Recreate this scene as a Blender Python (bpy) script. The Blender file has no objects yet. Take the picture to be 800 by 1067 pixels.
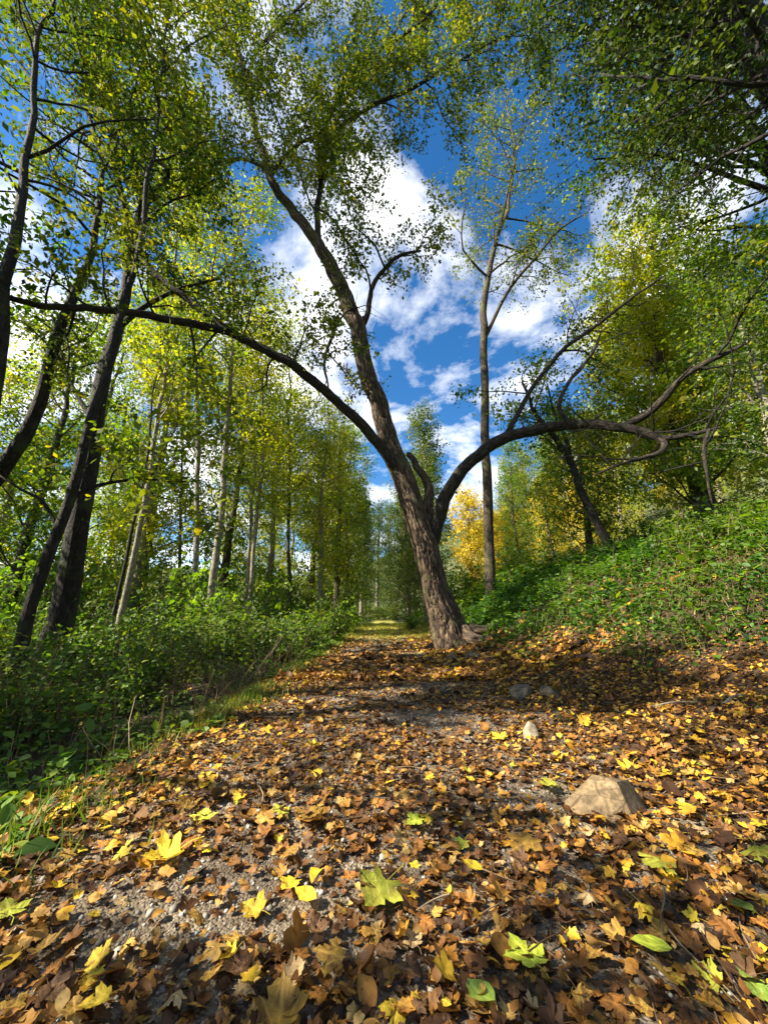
import bpy, math
import numpy as np

rng = np.random.default_rng(11)
R = math.radians
scene = bpy.context.scene
COL = scene.collection

# ------------------------------------------------------------------ camera model
F, PITCH, EYE = 389.0, R(15.3), 0.72
cP, sP = math.cos(PITCH), math.sin(PITCH)

def W(px, py, Y):
    u, v = (px - 400) / F, (533.5 - py) / F
    t = Y / (cP - v * sP)
    return np.array([u * t, Y, EYE + (sP + v * cP) * t])

def project(p):
    x, y, z = p[..., 0], p[..., 1], p[..., 2] - EYE
    d = y * cP + z * sP
    d = np.where(np.abs(d) < 1e-6, 1e-6, d)
    return 400 + F * x / d, 533.5 - F * (z * cP - y * sP) / d, d

SUN_EL, SUN_AZ = R(40), math.atan2(-0.95, -0.28)          # azimuth measured from +Y towards +X
SUN = np.array([math.cos(SUN_EL) * math.sin(SUN_AZ), math.cos(SUN_EL) * math.cos(SUN_AZ), math.sin(SUN_EL)])

# ------------------------------------------------------------------ noise helper (value noise, numpy)
_tab = np.random.default_rng(5).random((256, 256))
def vnoise(x, y):
    xi, yi = np.floor(x).astype(int), np.floor(y).astype(int)
    fx, fy = x - xi, y - yi
    fx, fy = fx * fx * (3 - 2 * fx), fy * fy * (3 - 2 * fy)
    a, b = _tab[xi % 256, yi % 256], _tab[(xi + 1) % 256, yi % 256]
    c, d = _tab[xi % 256, (yi + 1) % 256], _tab[(xi + 1) % 256, (yi + 1) % 256]
    return (a * (1 - fx) + b * fx) * (1 - fy) + (c * (1 - fx) + d * fx) * fy
def fbm(x, y, o=4):
    s, a = 0, 0.5
    for i in range(o):
        s = s + a * vnoise(x * 2 ** i + 17.3 * i, y * 2 ** i + 9.1 * i); a *= 0.5
    return s
def sstep(a, b, x):
    t = np.clip((x - a) / (b - a), 0, 1)
    return t * t * (3 - 2 * t)

# ------------------------------------------------------------------ terrain
def foot(y):
    return 1.75 + 0.24 * np.clip(6 - y, 0, 8)
def ground_z(x, y):
    x, y = np.asarray(x, float), np.asarray(y, float)
    near = 1 - sstep(60, 140, np.hypot(x, y))
    s = np.clip(-1.2 - x, 0, None)
    z = -0.42 * (1 - np.exp(-s / 1.6)) - 0.012 * np.clip(s, 0, 60)
    r = np.clip(x - 1.1, 0, None)
    fade = 1 - 0.55 * sstep(13, 26, y)
    z = z + 0.15 * np.clip(r, 0, 4) * fade
    z = z + 1.12 * sstep(-0.1, 2.3, x - foot(y)) * fade
    z = z + 0.10 * np.clip(x - foot(y) - 2.3, 0, 25)
    d = np.clip(x * 0.97 + y * 0.2 - 17, 0, 110)
    z = z + 0.40 * d * sstep(5, 18, x)
    z = z + 0.04 * (fbm(x * 1.3 + 40, y * 1.3 + 70) - 0.47) + 0.25 * (fbm(x * 0.3 + 90, y * 0.3 + 20) - 0.47) * sstep(1.4, 4, np.abs(x))
    return z
def GP(px, py, off=0.0):
    """point of the ground seen at a photo position"""
    u, v = (px - 400) / F, (533.5 - py) / F
    d = np.array([u, cP - v * sP, sP + v * cP])
    t = np.linspace(0.3, 40, 8000)
    p = np.array([0, 0, EYE]) + t[:, None] * d
    k = np.argmax(p[:, 2] < ground_z(p[:, 0], p[:, 1]) + off)
    return p[k]

# ------------------------------------------------------------------ mesh building
class Geo:
    def __init__(self):
        self.v, self.f, self.m, self.a, self.n = [], [], [], [], 0
    def add(self, V, faces, mat=0, attr=None):
        """faces: list of int arrays (N,k)"""
        V = np.asarray(V, float)
        self.v.append(V)
        for Q in faces:
            Q = np.asarray(Q)
            self.f.append(Q + self.n); self.m.append(np.full(len(Q), mat))
        self.a.append(np.zeros((len(V), 3)) if attr is None else attr)
        self.n += len(V)
    def build(self, name, mats, parent=None, smooth=True, loc=(0, 0, 0)):
        me = bpy.data.meshes.new(name)
        V = np.concatenate(self.v) - np.asarray(loc, float)
        me.vertices.add(len(V)); me.vertices.foreach_set('co', V.ravel().astype(np.float32))
        li = np.concatenate([q.ravel() for q in self.f])
        tot = np.concatenate([np.full(len(q), q.shape[1]) for q in self.f])
        st = np.concatenate([[0], np.cumsum(tot)[:-1]])
        me.loops.add(len(li)); me.loops.foreach_set('vertex_index', li.astype(np.int32))
        me.polygons.add(len(tot)); me.polygons.foreach_set('loop_start', st.astype(np.int32))
        me.polygons.foreach_set('material_index', np.concatenate(self.m).astype(np.int32))
        me.polygons.foreach_set('use_smooth', np.full(len(tot), smooth))
        at = me.attributes.new('bark', 'FLOAT_VECTOR', 'POINT')
        at.data.foreach_set('vector', np.concatenate(self.a).ravel().astype(np.float32))
        me.update(calc_edges=True)
        for m in (mats if isinstance(mats, (list, tuple)) else [mats]):
            me.materials.append(m)
        o = bpy.data.objects.new(name, me); COL.objects.link(o)
        if parent is not None:
            o.parent = parent
        return o

def norm(v):
    return v / (np.linalg.norm(v, axis=-1, keepdims=True) + 1e-12)

def resample(pts, rad, step):
    """Catmull-Rom through the points"""
    pts, rad = np.asarray(pts, float), np.asarray(rad, float)
    P = np.vstack([2 * pts[0] - pts[1], pts, 2 * pts[-1] - pts[-2]])
    op, orr = [], []
    for i in range(len(pts) - 1):
        p0, p1, p2, p3 = P[i:i + 4]
        n = max(2, int(np.linalg.norm(p2 - p1) / step))
        t = np.linspace(0, 1, n, endpoint=False)[:, None]
        op.append(0.5 * (2 * p1 + (p2 - p0) * t + (2 * p0 - 5 * p1 + 4 * p2 - p3) * t ** 2 + (3 * p1 - p0 - 3 * p2 + p3) * t ** 3))
        orr.append(rad[i] + (rad[i + 1] - rad[i]) * t[:, 0])
    op.append(pts[-1:]); orr.append(rad[-1:])
    return np.vstack(op), np.concatenate(orr)

def frames(pts):
    T = norm(np.gradient(pts, axis=0))
    a = np.array([1.0, 0, 0]) if abs(T[0][0]) < 0.8 else np.array([0, 1.0, 0])
    N = [norm(a - T[0] * a.dot(T[0]))]
    for i in range(1, len(pts)):
        n = N[-1] - T[i] * N[-1].dot(T[i]); N.append(norm(n))
    N = np.array(N)
    return T, N, np.cross(T, N)

_qc = {}
def tube(g, pts, rad, n=8, mat=0, relief=0.0, flare=None):
    pts, rad = np.asarray(pts, float), np.asarray(rad, float)
    k = len(pts)
    T, N, B = frames(pts)
    th = np.linspace(0, 2 * math.pi, n, endpoint=False)
    c, s = np.cos(th), np.sin(th)
    L = np.concatenate([[0], np.cumsum(np.linalg.norm(np.diff(pts, axis=0), axis=1))])
    rr = np.repeat(rad[:, None], n, 1)
    if relief:
        # plaited bark ridges and knots
        sx = c[None, :] * rad[:, None] * 17 + 50; sy = s[None, :] * rad[:, None] * 17 + 50
        lz = L[:, None]
        a = fbm(sx + 0.8 * vnoise(sx, lz * 3) + lz * 0.35, sy + 31 + lz * 1.1, 3)
        b = fbm(sx * 0.3 + lz * 0.7, sy * 0.3 + lz * 0.5, 3) - 0.45
        rr = rr * (1 + relief * (-0.42 * np.exp(-((a - 0.44) / 0.045) ** 2) - 0.25 * np.exp(-((a - 0.30) / 0.03) ** 2) + 0.9 * b))
    if flare is not None:
        lob = 1 + flare * np.exp(-L / 0.42)[:, None] * (0.5 + 0.5 * np.cos(th * 5 + 1.1))[None, :]
        rr = rr * lob
    V = pts[:, None, :] + rr[..., None] * (c[None, :, None] * N[:, None, :] + s[None, :, None] * B[:, None, :])
    A = np.stack([np.repeat((c * 1.0)[None, :], k, 0) * rad[:, None], np.repeat((s * 1.0)[None, :], k, 0) * rad[:, None], np.repeat(L[:, None], n, 1)], -1)
    key = (k, n)
    if key not in _qc:
        i = np.arange(k - 1)[:, None] * n; j = np.arange(n)[None, :]; j2 = (j + 1) % n
        _qc[key] = np.stack([i + j, i + j2, i + n + j2, i + n + j], -1).reshape(-1, 4)
    tip = np.vstack([V.reshape(-1, 3), pts[-1] + T[-1] * rad[-1]])
    At = np.vstack([A.reshape(-1, 3), [[0, 0, L[-1]]]])
    b0 = (k - 1) * n
    cap = np.stack([b0 + np.arange(n), b0 + (np.arange(n) + 1) % n, np.full(n, k * n)], -1)
    g.add(tip, [_qc[key], cap], mat, At)

# ---- leaves as real little surfaces: templates stamped by numpy
RHOMB = (np.array([[0, 0, 0], [0.30, 0.42, 0.06], [0, 1, -0.04], [-0.30, 0.42, 0.06]]), [np.array([[0, 1, 2, 3]])])
OVAL = (np.array([[0, 0, 0], [0.22, 0.22, .05], [0.33, 0.48, .07], [0.2, 0.78, .03], [0, 1, -.08],
                  [-0.2, 0.78, .03], [-0.33, 0.48, .07], [-0.22, 0.22, .05], [0, .5, 0]]),
        [np.array([[0, 1, 2, 8], [8, 2, 3, 4], [8, 4, 5, 6], [0, 8, 6, 7]])])

def stamp(g, tmpl, pos, axis, nrm, size, mat=0):
    V, Fs = tmpl
    n, k = len(pos), len(V)
    if n == 0:
        return
    y = norm(axis); z = norm(nrm - y * np.sum(nrm * y, -1, keepdims=True)); x = np.cross(y, z)
    Rm = np.stack([x, y, z], -1)
    P = np.einsum('nij,kj->nki', Rm, V) * np.asarray(size).reshape(-1, 1, 1) + pos[:, None, :]
    off = (np.arange(n) * k)[:, None, None]
    g.add(P.reshape(-1, 3), [(f[None] + off).reshape(-1, f.shape[1]) for f in Fs], mat)

# ground patches that the sun reaches through gaps in the canopy: centre, radii (metres)
LIT = []
def lit(px, py, rx, ry):
    p = GP(px, py); LIT.append((p[0], p[1], rx, ry, p[2]))
for a in ((285, 935, .34, .17), (345, 905, .22, .12), (175, 868, .22, .24), (35, 945, .25, .10), (100, 890, .2, .2), (470, 768, .6, .16), (560, 772, .35, .3),
          (632, 825, .36, .32), (440, 705, .9, .14), (400, 678, .8, .3), (395, 664, 1.3, .9), (390, 655, 1.5, 2.2),
          (640, 640, 1.0, .8), (600, 610, .9, .9), (700, 615, .7, .7), (540, 650, .5, .5), (360, 663, .5, 1.2), (455, 660, .35, .4),
          (130, 800, .2, .2), (60, 760, .3, .3), (200, 740, .3, .3), (395, 648, 1.6, 6), (665, 650, .6, .5), (740, 610, .5, .5)):
    lit(*a)
for a_, b_, c_ in ((470, 665, 8.4), (458, 630, 8.4), (446, 590, 8.3), (436, 550, 8.2), (424, 510, 8.1), (408, 465, 8.0), (395, 420, 7.8), (382, 375, 7.7), (510, 590, 11.4), (509, 540, 11.4), (130, 615, 9.1), (222, 610, 10.1), (226, 570, 10.1), (265, 600, 12.9), (205, 560, 11.4)):
    q_ = W(a_, b_, c_); LIT.append((q_[0], q_[1], .34, .34, q_[2]))
for x_, y_, rx_, ry_ in ((-1.3, 2.6, .3, .7), (-1.35, 4.4, .3, .8), (-1.4, 6.5, .4, 1.0), (-1.4, 9, .4, 1.2), (-2.4, 3.6, .5, .4), (-3.3, 5.2, .6, .6), (-2.6, 7.4, .7, .8), (-4.6, 7.6, .7, .7), (-2.0, 1.9, .3, .3), (-5.6, 9.5, .9, .8), (-3.2, 11, .9, 1.0)):
    LIT.append((x_, y_, rx_, ry_, float(ground_z(x_, y_)) + .45))
LIT = np.array(LIT)
def shade_ok(P, keep=0.0):
    """False for leaves that would stand in the sun's way to one of the lit patches"""
    ok = np.ones(len(P), bool)
    for cx, cy, rx, ry, cz in LIT:
        h = P[:, 2] - cz
        gx = P[:, 0] - SUN[0] / SUN[2] * h; gy = P[:, 1] - SUN[1] / SUN[2] * h
        w = 1 + 0.35 * (vnoise(gx * 7 + 30, gy * 7 + 30) - 0.5)
        ok &= ~((((gx - cx) / rx) ** 2 + ((gy - cy) / ry) ** 2 < w) & (h > 0.8))
    h = P[:, 2] - .1
    gx = P[:, 0] - SUN[0] / SUN[2] * h; gy = P[:, 1] - SUN[1] / SUN[2] * h
    zone = (gx > -2.2) & (gx < 6) & (gy > .35) & (gy < 14) & (h > .8)
    ok &= ~(zone & (fbm(gx * 1.5 + 23, gy * 2.6 + 51, 3) > np.where(gy < 2.4, .575, .535)))
    ok &= np.linalg.norm(P - np.array([0, 0, EYE]), axis=1) > 2.6
    return ok

def leaves(g, anchors, per, spread, size, mat, base, tmpl=RHOMB, droop=0.35, prune=True):
    A = np.asarray(anchors)
    P = np.repeat(A, per, 0)
    n = len(P)
    P = P + rng.normal(0, 1, (n, 3)) * np.array([spread, spread, spread * 0.7])
    if prune:
        P = P[shade_ok(P + base)]; n = len(P)
    ax = rng.normal(0, 1, (n, 3)); ax[:, 2] -= droop
    nr = rng.normal(0, 0.55, (n, 3)); nr[:, 2] += 0.8
    stamp(g, tmpl, P, ax, nr, size * rng.lognormal(0, 0.28, n), mat)

def twig_path(p, d, L, k, wig, bend):
    pts = [p]; st = L / k
    for i in range(k):
        d = d + rng.normal(0, wig, 3); d[2] += bend; d = d / np.linalg.norm(d)
        pts.append(pts[-1] + d * st)
    return np.array(pts)

def spawn(parent, n, lrange, ang, start=0.15, up=0.15, k=5, wig=0.2, bend=0.03, rfac=0.55, bias=None, prof=None, end=1.0):
    pts, rad = parent
    out = []
    L = np.concatenate([[0], np.cumsum(np.linalg.norm(np.diff(pts, axis=0), axis=1))])
    az = rng.random() * 6.28
    for i in range(n):
        f = start + (end - start) * (i + rng.random()) / n
        s = f * L[-1]
        j = min(np.searchsorted(L, s, 'right') - 1, len(pts) - 2)
        w = (s - L[j]) / max(L[j + 1] - L[j], 1e-9)
        p = pts[j] * (1 - w) + pts[j + 1] * w
        r = rad[j] * (1 - w) + rad[j + 1] * w
        T = norm(pts[j + 1] - pts[j])
        a = np.array([1.0, 0, 0]) if abs(T[0]) < 0.7 else np.array([0, 1.0, 0])
        N = norm(np.cross(T, a)); B = np.cross(T, N)
        az += 2.4 + rng.normal(0, 0.4)
        an = R(rng.uniform(*ang))
        d = T * math.cos(an) + (N * math.cos(az) + B * math.sin(az)) * math.sin(an)
        d = d + np.array([0, 0, up])
        if bias is not None:
            d = d + bias * rng.random()
        d = norm(d)
        ln = rng.uniform(*lrange)
        if prof is not None:
            ln *= prof((f - start) / (end - start))
        r0 = min(r * rfac, 0.014 * ln + 0.004)
        c = twig_path(p, d, ln, k, wig, bend)
        out.append((c, np.linspace(r0, r0 * 0.25 + 0.0012, len(c))))
    return out

# ------------------------------------------------------------------ materials
def mat(name):
    m = bpy.data.materials.new(name); m.use_nodes = True
    nt = m.node_tree; nt.nodes.clear()
    return m, nt.nodes, nt.links

def ramp(N, stops, interp='LINEAR'):
    r = N.new('ShaderNodeValToRGB'); e = r.color_ramp.elements
    r.color_ramp.interpolation = interp
    while len(e) < len(stops): e.new(0.5)
    for i, (p, c) in enumerate(stops):
        e[i].position = p; e[i].color = (*c, 1)
    return r

def leaf_mat(name, stops, clump=None, clump_scale=0.7, clump_rng=(0.5, 0.7), trans=0.42, gloss=0.03, tboost=(1.9, 1.9, 0.5)):
    """stops: per-leaf colours; clump: colour some sprays of the crown turn to (autumn)"""
    m, N, L = mat(name)
    geo = N.new('ShaderNodeNewGeometry')
    r = ramp(N, stops); L.new(geo.outputs['Random Per Island'], r.inputs[0])
    col = r.outputs[0]
    if clump:
        tc = N.new('ShaderNodeTexCoord'); no = N.new('ShaderNodeTexNoise')
        no.inputs['Scale'].default_value = clump_scale; no.inputs['Detail'].default_value = 3
        L.new(tc.outputs['Object'], no.inputs['Vector'])
        mr = N.new('ShaderNodeMapRange'); mr.inputs[1].default_value, mr.inputs[2].default_value = clump_rng
        L.new(no.outputs[0], mr.inputs[0])
        mx = N.new('ShaderNodeMix'); mx.data_type = 'RGBA'
        L.new(mr.outputs[0], mx.inputs[0]); L.new(col, mx.inputs[6]); mx.inputs[7].default_value = (*clump, 1)
        col = mx.outputs[2]
    d = N.new('ShaderNodeBsdfDiffuse'); L.new(col, d.inputs[0])
    t = N.new('ShaderNodeBsdfTranslucent')
    tm = N.new('ShaderNodeMix'); tm.data_type = 'RGBA'; tm.blend_type = 'MULTIPLY'; tm.inputs[0].default_value = 1
    L.new(col, tm.inputs[6]); tm.inputs[7].default_value = (*tboost, 1); L.new(tm.outputs[2], t.inputs[0])
    ms = N.new('ShaderNodeMixShader'); ms.inputs[0].default_value = trans
    L.new(d.outputs[0], ms.inputs[1]); L.new(t.outputs[0], ms.inputs[2])
    g = N.new('ShaderNodeBsdfGlossy'); g.inputs['Roughness'].default_value = 0.55; g.inputs[0].default_value = (.7, .75, .7, 1)
    m2 = N.new('ShaderNodeMixShader'); m2.inputs[0].default_value = gloss
    L.new(ms.outputs[0], m2.inputs[1]); L.new(g.outputs[0], m2.inputs[2])
    o = N.new('ShaderNodeOutputMaterial'); L.new(m2.outputs[0], o.inputs[0])
    return m

def bark_mat(name, dark, mid, light, sc=26, stretch=0.22, bump=0.5, moss=None, crack=.35):
    m, N, L = mat(name)
    at = N.new('ShaderNodeAttribute'); at.attribute_name = 'bark'
    mp = N.new('ShaderNodeMapping'); mp.inputs['Scale'].default_value = (1, 1, stretch)
    L.new(at.outputs['Vector'], mp.inputs[0])
    n1 = N.new('ShaderNodeTexNoise'); n1.inputs['Scale'].default_value = sc; n1.inputs['Detail'].default_value = 6; n1.inputs['Roughness'].default_value = .65
    n1.inputs['Distortion'].default_value = .6
    L.new(mp.outputs[0], n1.inputs['Vector'])
    r = ramp(N, [(0.33, dark), (0.52, mid), (0.72, light)]); L.new(n1.outputs[0], r.inputs[0])
    mp2 = N.new('ShaderNodeMapping'); mp2.inputs['Scale'].default_value = (1, 1, stretch * 1.6)
    ds = N.new('ShaderNodeVectorMath'); ds.operation = 'SCALE'; ds.inputs['Scale'].default_value = .05
    L.new(n1.outputs[1], ds.inputs[0]); av = N.new('ShaderNodeVectorMath'); av.operation = 'ADD'
    L.new(at.outputs['Vector'], mp2.inputs[0]); L.new(mp2.outputs[0], av.inputs[0]); L.new(ds.outputs[0], av.inputs[1])
    vo = N.new('ShaderNodeTexVoronoi'); vo.feature = 'DISTANCE_TO_EDGE'; vo.inputs['Scale'].default_value = sc * .75
    L.new(av.outputs[0], vo.inputs['Vector'])
    cr = N.new('ShaderNodeMapRange'); cr.inputs[1].default_value, cr.inputs[2].default_value, cr.inputs[3].default_value = 0.0, .16, crack
    L.new(vo.outputs['Distance'], cr.inputs[0])
    cm = N.new('ShaderNodeMix'); cm.data_type = 'RGBA'; cm.blend_type = 'MULTIPLY'; cm.inputs[0].default_value = 1
    L.new(r.outputs[0], cm.inputs[6]); L.new(cr.outputs[0], cm.inputs[7])
    ht = N.new('ShaderNodeMath'); ht.operation = 'MULTIPLY'; L.new(n1.outputs[0], ht.inputs[0]); L.new(cr.outputs[0], ht.inputs[1])
    col = cm.outputs[2]
    if moss:
        n2 = N.new('ShaderNodeTexNoise'); n2.inputs['Scale'].default_value = 3.2; n2.inputs['Detail'].default_value = 5
        L.new(at.outputs['Vector'], n2.inputs['Vector'])
        mr = N.new('ShaderNodeMapRange'); mr.inputs[1].default_value, mr.inputs[2].default_value = .54, .68
        L.new(n2.outputs[0], mr.inputs[0])
        mx = N.new('ShaderNodeMix'); mx.data_type = 'RGBA'
        L.new(mr.outputs[0], mx.inputs[0]); L.new(col, mx.inputs[6]); mx.inputs[7].default_value = (*moss, 1); col = mx.outputs[2]
    b = N.new('ShaderNodeBsdfPrincipled'); b.inputs['Roughness'].default_value = .9
    L.new(col, b.inputs['Base Color'])
    bp = N.new('ShaderNodeBump'); bp.inputs['Strength'].default_value = bump; bp.inputs['Distance'].default_value = .05
    L.new(ht.outputs[0], bp.inputs['Height']); L.new(bp.outputs[0], b.inputs['Normal'])
    o = N.new('ShaderNodeOutputMaterial'); L.new(b.outputs[0], o.inputs[0])
    return m

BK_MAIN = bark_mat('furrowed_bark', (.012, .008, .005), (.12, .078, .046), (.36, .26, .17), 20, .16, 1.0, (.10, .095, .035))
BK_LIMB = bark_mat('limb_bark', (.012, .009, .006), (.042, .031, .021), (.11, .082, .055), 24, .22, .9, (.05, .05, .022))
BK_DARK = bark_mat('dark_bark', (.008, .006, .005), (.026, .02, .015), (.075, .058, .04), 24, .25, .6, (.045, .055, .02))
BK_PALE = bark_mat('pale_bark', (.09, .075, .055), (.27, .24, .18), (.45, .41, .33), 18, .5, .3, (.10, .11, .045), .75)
BK_MID = bark_mat('grey_brown_bark', (.018, .013, .009), (.075, .055, .038), (.18, .14, .09), 22, .25, .5, (.09, .09, .03))


G_MAIN = leaf_mat('willow_leaf', [(0, (.030, .055, .010)), (.45, (.075, .12, .016)), (.85, (.15, .18, .02)), (1, (.34, .27, .02))], (.20, .20, .02), .5, (.55, .72), trans=.40)
G_DARK = leaf_mat('deep_green_leaf', [(0, (.018, .042, .010)), (.5, (.05, .10, .014)), (.9, (.10, .15, .018)), (1, (.22, .20, .02))], (.15, .17, .018), .45, (.5, .68), trans=.45)
G_OLIVE = leaf_mat('olive_leaf', [(0, (.04, .08, .010)), (.5, (.10, .155, .014)), (.85, (.19, .22, .018)), (1, (.38, .30, .02))], (.26, .25, .02), .5, (.48, .68), trans=.5)
G_YEL = leaf_mat('yellow_green_leaf', [(0, (.08, .15, .014)), (.5, (.18, .26, .018)), (1, (.35, .36, .02))], (.40, .37, .018), .5, (.45, .62), trans=.5)
G_SHADE = leaf_mat('shade_darkened_leaf', [(0, (.012, .030, .010)), (.5, (.032, .068, .014)), (.9, (.07, .11, .018)), (1, (.16, .16, .02))], (.10, .13, .018), .45, (.5, .68), trans=.3)  # backlit shade of the overhanging crowns put into the leaf colour
G_GOLD = leaf_mat('golden_leaf', [(0, (.36, .29, .03)), (.5, (.58, .46, .04)), (1, (.66, .46, .05))], (.30, .32, .04), .6, (.55, .7))
G_BRIGHT = leaf_mat('bright_green_leaf', [(0, (.035, .085, .010)), (.5, (.09, .18, .016)), (1, (.19, .28, .022))], (.22, .25, .02), .6, (.5, .68), trans=.48)
G_HERB = leaf_mat('herb_leaf', [(0, (.022, .055, .010)), (.45, (.06, .13, .016)), (.85, (.12, .21, .022)), (1, (.22, .26, .035))], (.11, .13, .03), .8, (.5, .68), trans=.4, gloss=.03)
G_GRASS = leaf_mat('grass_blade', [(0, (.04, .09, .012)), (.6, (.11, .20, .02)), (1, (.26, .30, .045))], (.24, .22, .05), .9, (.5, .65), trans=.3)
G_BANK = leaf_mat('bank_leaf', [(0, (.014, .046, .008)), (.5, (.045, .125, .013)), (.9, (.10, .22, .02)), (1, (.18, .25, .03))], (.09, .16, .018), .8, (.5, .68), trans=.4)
G_SUNTINT = leaf_mat('sun_tinted_grass', [(0, (.10, .15, .015)), (.6, (.24, .28, .03)), (1, (.44, .40, .07))], (.40, .36, .06), .9, (.5, .65), trans=.35)  # sunlight on the far track put into the blade colour
G_DRY = leaf_mat('dry_stem', [(0, (.07, .045, .028)), (.6, (.17, .115, .07)), (1, (.34, .26, .17))], trans=.1, gloss=.02)

# ------------------------------------------------------------------ scene bookkeeping
def tag(o, label=None, cat=None, group=None, kind=None):
    if label: o['label'] = label
    if cat: o['category'] = cat
    if group: o['group'] = group
    if kind: o['kind'] = kind
    return o
def thing(name, loc, label, cat, group=None):
    o = bpy.data.objects.new(name, None); COL.objects.link(o)
    o.location = tuple(float(c) for c in loc); o.empty_display_size = .2
    return tag(o, label, cat, group)
def copy_tree(o, parent=None):
    kids = [c for c in o.children]
    c = o.copy(); COL.objects.link(c)
    if parent is not None: c.parent = parent
    for k in kids: copy_tree(k, c)
    return c

# ------------------------------------------------------------------ ground, path
def grid_axis(a, near, far, n1, n2):
    inner = np.linspace(-near, near, n1)
    outer = near * (far / near) ** (np.linspace(0, 1, n2)[1:])
    return np.concatenate([-outer[::-1], inner, outer]) + a

def sheet(xs, ys, zf):
    X, Y = np.meshgrid(xs, ys, indexing='ij')
    V = np.stack([X, Y, zf(X, Y)], -1).reshape(-1, 3)
    nx, ny = len(xs), len(ys)
    i = np.arange(nx - 1)[:, None] * ny; j = np.arange(ny - 1)[None, :]
    Q = np.stack([i + j, i + ny + j, i + ny + j + 1, i + j + 1], -1).reshape(-1, 4)
    return V, Q

def ground_material():
    m, N, L = mat('woodland_soil')
    tc = N.new('ShaderNodeTexCoord')
    n1 = N.new('ShaderNodeTexNoise'); n1.inputs['Scale'].default_value = 1.1; n1.inputs['Detail'].default_value = 8
    n2 = N.new('ShaderNodeTexNoise'); n2.inputs['Scale'].default_value = 38; n2.inputs['Detail'].default_value = 6
    for n in (n1, n2): L.new(tc.outputs['Object'], n.inputs['Vector'])
    r1 = ramp(N, [(.3, (.028, .02, .012)), (.5, (.055, .037, .02)), (.7, (.05, .06, .018))]); L.new(n1.outputs[0], r1.inputs[0])
    r2 = ramp(N, [(.3, (.35, .3, .25)), (.7, (1.3, 1.15, 1))]); L.new(n2.outputs[0], r2.inputs[0])
    mx = N.new('ShaderNodeMix'); mx.data_type = 'RGBA'; mx.blend_type = 'MULTIPLY'; mx.inputs[0].default_value = 1
    L.new(r1.outputs[0], mx.inputs[6]); L.new(r2.outputs[0], mx.inputs[7])
    # far away the wood floor gives way to rough meadow
    ge = N.new('ShaderNodeVectorMath'); ge.operation = 'LENGTH'; L.new(tc.outputs['Object'], ge.inputs[0])
    mr = N.new('ShaderNodeMapRange'); mr.inputs[1].default_value, mr.inputs[2].default_value = 13, 26
    L.new(ge.outputs['Value'], mr.inputs[0])
    r3 = ramp(N, [(.3, (.04, .065, .012)), (.7, (.12, .12, .03))]); L.new(n1.outputs[0], r3.inputs[0])
    m2 = N.new('ShaderNodeMix'); m2.data_type = 'RGBA'
    L.new(mr.outputs[0], m2.inputs[0]); L.new(mx.outputs[2], m2.inputs[6]); L.new(r3.outputs[0], m2.inputs[7])
    b = N.new('ShaderNodeBsdfPrincipled'); b.inputs['Roughness'].default_value = .95
    L.new(m2.outputs[2], b.inputs['Base Color'])
    bp = N.new('ShaderNodeBump'); bp.inputs['Strength'].default_value = .7; bp.inputs['Distance'].default_value = .02
    L.new(n2.outputs[0], bp.inputs['Height']); L.new(bp.outputs[0], b.inputs['Normal'])
    o = N.new('ShaderNodeOutputMaterial'); L.new(b.outputs[0], o.inputs[0])
    return m

def path_material():
    m, N, L = mat('gravel_path')
    tc = N.new('ShaderNodeTexCoord')
    vo = N.new('ShaderNodeTexVoronoi'); vo.inputs['Scale'].default_value = 130
    n1 = N.new('ShaderNodeTexNoise'); n1.inputs['Scale'].default_value = 3.5; n1.inputs['Detail'].default_value = 8
    n2 = N.new('ShaderNodeTexNoise'); n2.inputs['Scale'].default_value = 90; n2.inputs['Detail'].default_value = 4
    for n in (vo, n1, n2): L.new(tc.outputs['Object'], n.inputs['Vector'])
    r1 = ramp(N, [(.35, (.07, .05, .032)), (.55, (.17, .14, .10)), (.7, (.27, .24, .19))]); L.new(n1.outputs[0], r1.inputs[0])
    sp = N.new('ShaderNodeSeparateColor'); L.new(vo.outputs['Color'], sp.inputs[0])
    r2 = ramp(N, [(0, (.45, .42, .38)), (1, (1.35, 1.3, 1.25))]); L.new(sp.outputs[0], r2.inputs[0])
    mx = N.new('ShaderNodeMix'); mx.data_type = 'RGBA'; mx.blend_type = 'MULTIPLY'; mx.inputs[0].default_value = 1
    L.new(r1.outputs[0], mx.inputs[6]); L.new(r2.outputs[0], mx.inputs[7])
    # grass takes over the far part of the track
    sx = N.new('ShaderNodeSeparateXYZ'); L.new(tc.outputs['Object'], sx.inputs[0])
    mr = N.new('ShaderNodeMapRange'); mr.inputs[1].default_value, mr.inputs[2].default_value = 9.5, 15
    L.new(sx.outputs[1], mr.inputs[0])
    m2 = N.new('ShaderNodeMix'); m2.data_type = 'RGBA'
    r3 = ramp(N, [(.3, (.22, .25, .03)), (.7, (.48, .40, .09))]); L.new(n1.outputs[0], r3.inputs[0])  # far grass colour brightened and yellowed to stand in for sunlight
    L.new(mr.outputs[0], m2.inputs[0]); L.new(mx.outputs[2], m2.inputs[6]); L.new(r3.outputs[0], m2.inputs[7])
    b = N.new('ShaderNodeBsdfPrincipled'); b.inputs['Roughness'].default_value = .9
    L.new(m2.outputs[2], b.inputs['Base Color'])
    bp = N.new('ShaderNodeBump'); bp.inputs['Strength'].default_value = .8; bp.inputs['Distance'].default_value = .008
    ad = N.new('ShaderNodeMath'); ad.operation = 'SUBTRACT'; L.new(n2.outputs[0], ad.inputs[0]); L.new(vo.outputs['Distance'], ad.inputs[1])
    L.new(ad.outputs[0], bp.inputs['Height']); L.new(bp.outputs[0], b.inputs['Normal'])
    o = N.new('ShaderNodeOutputMaterial'); L.new(b.outputs[0], o.inputs[0])
    return m

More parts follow.
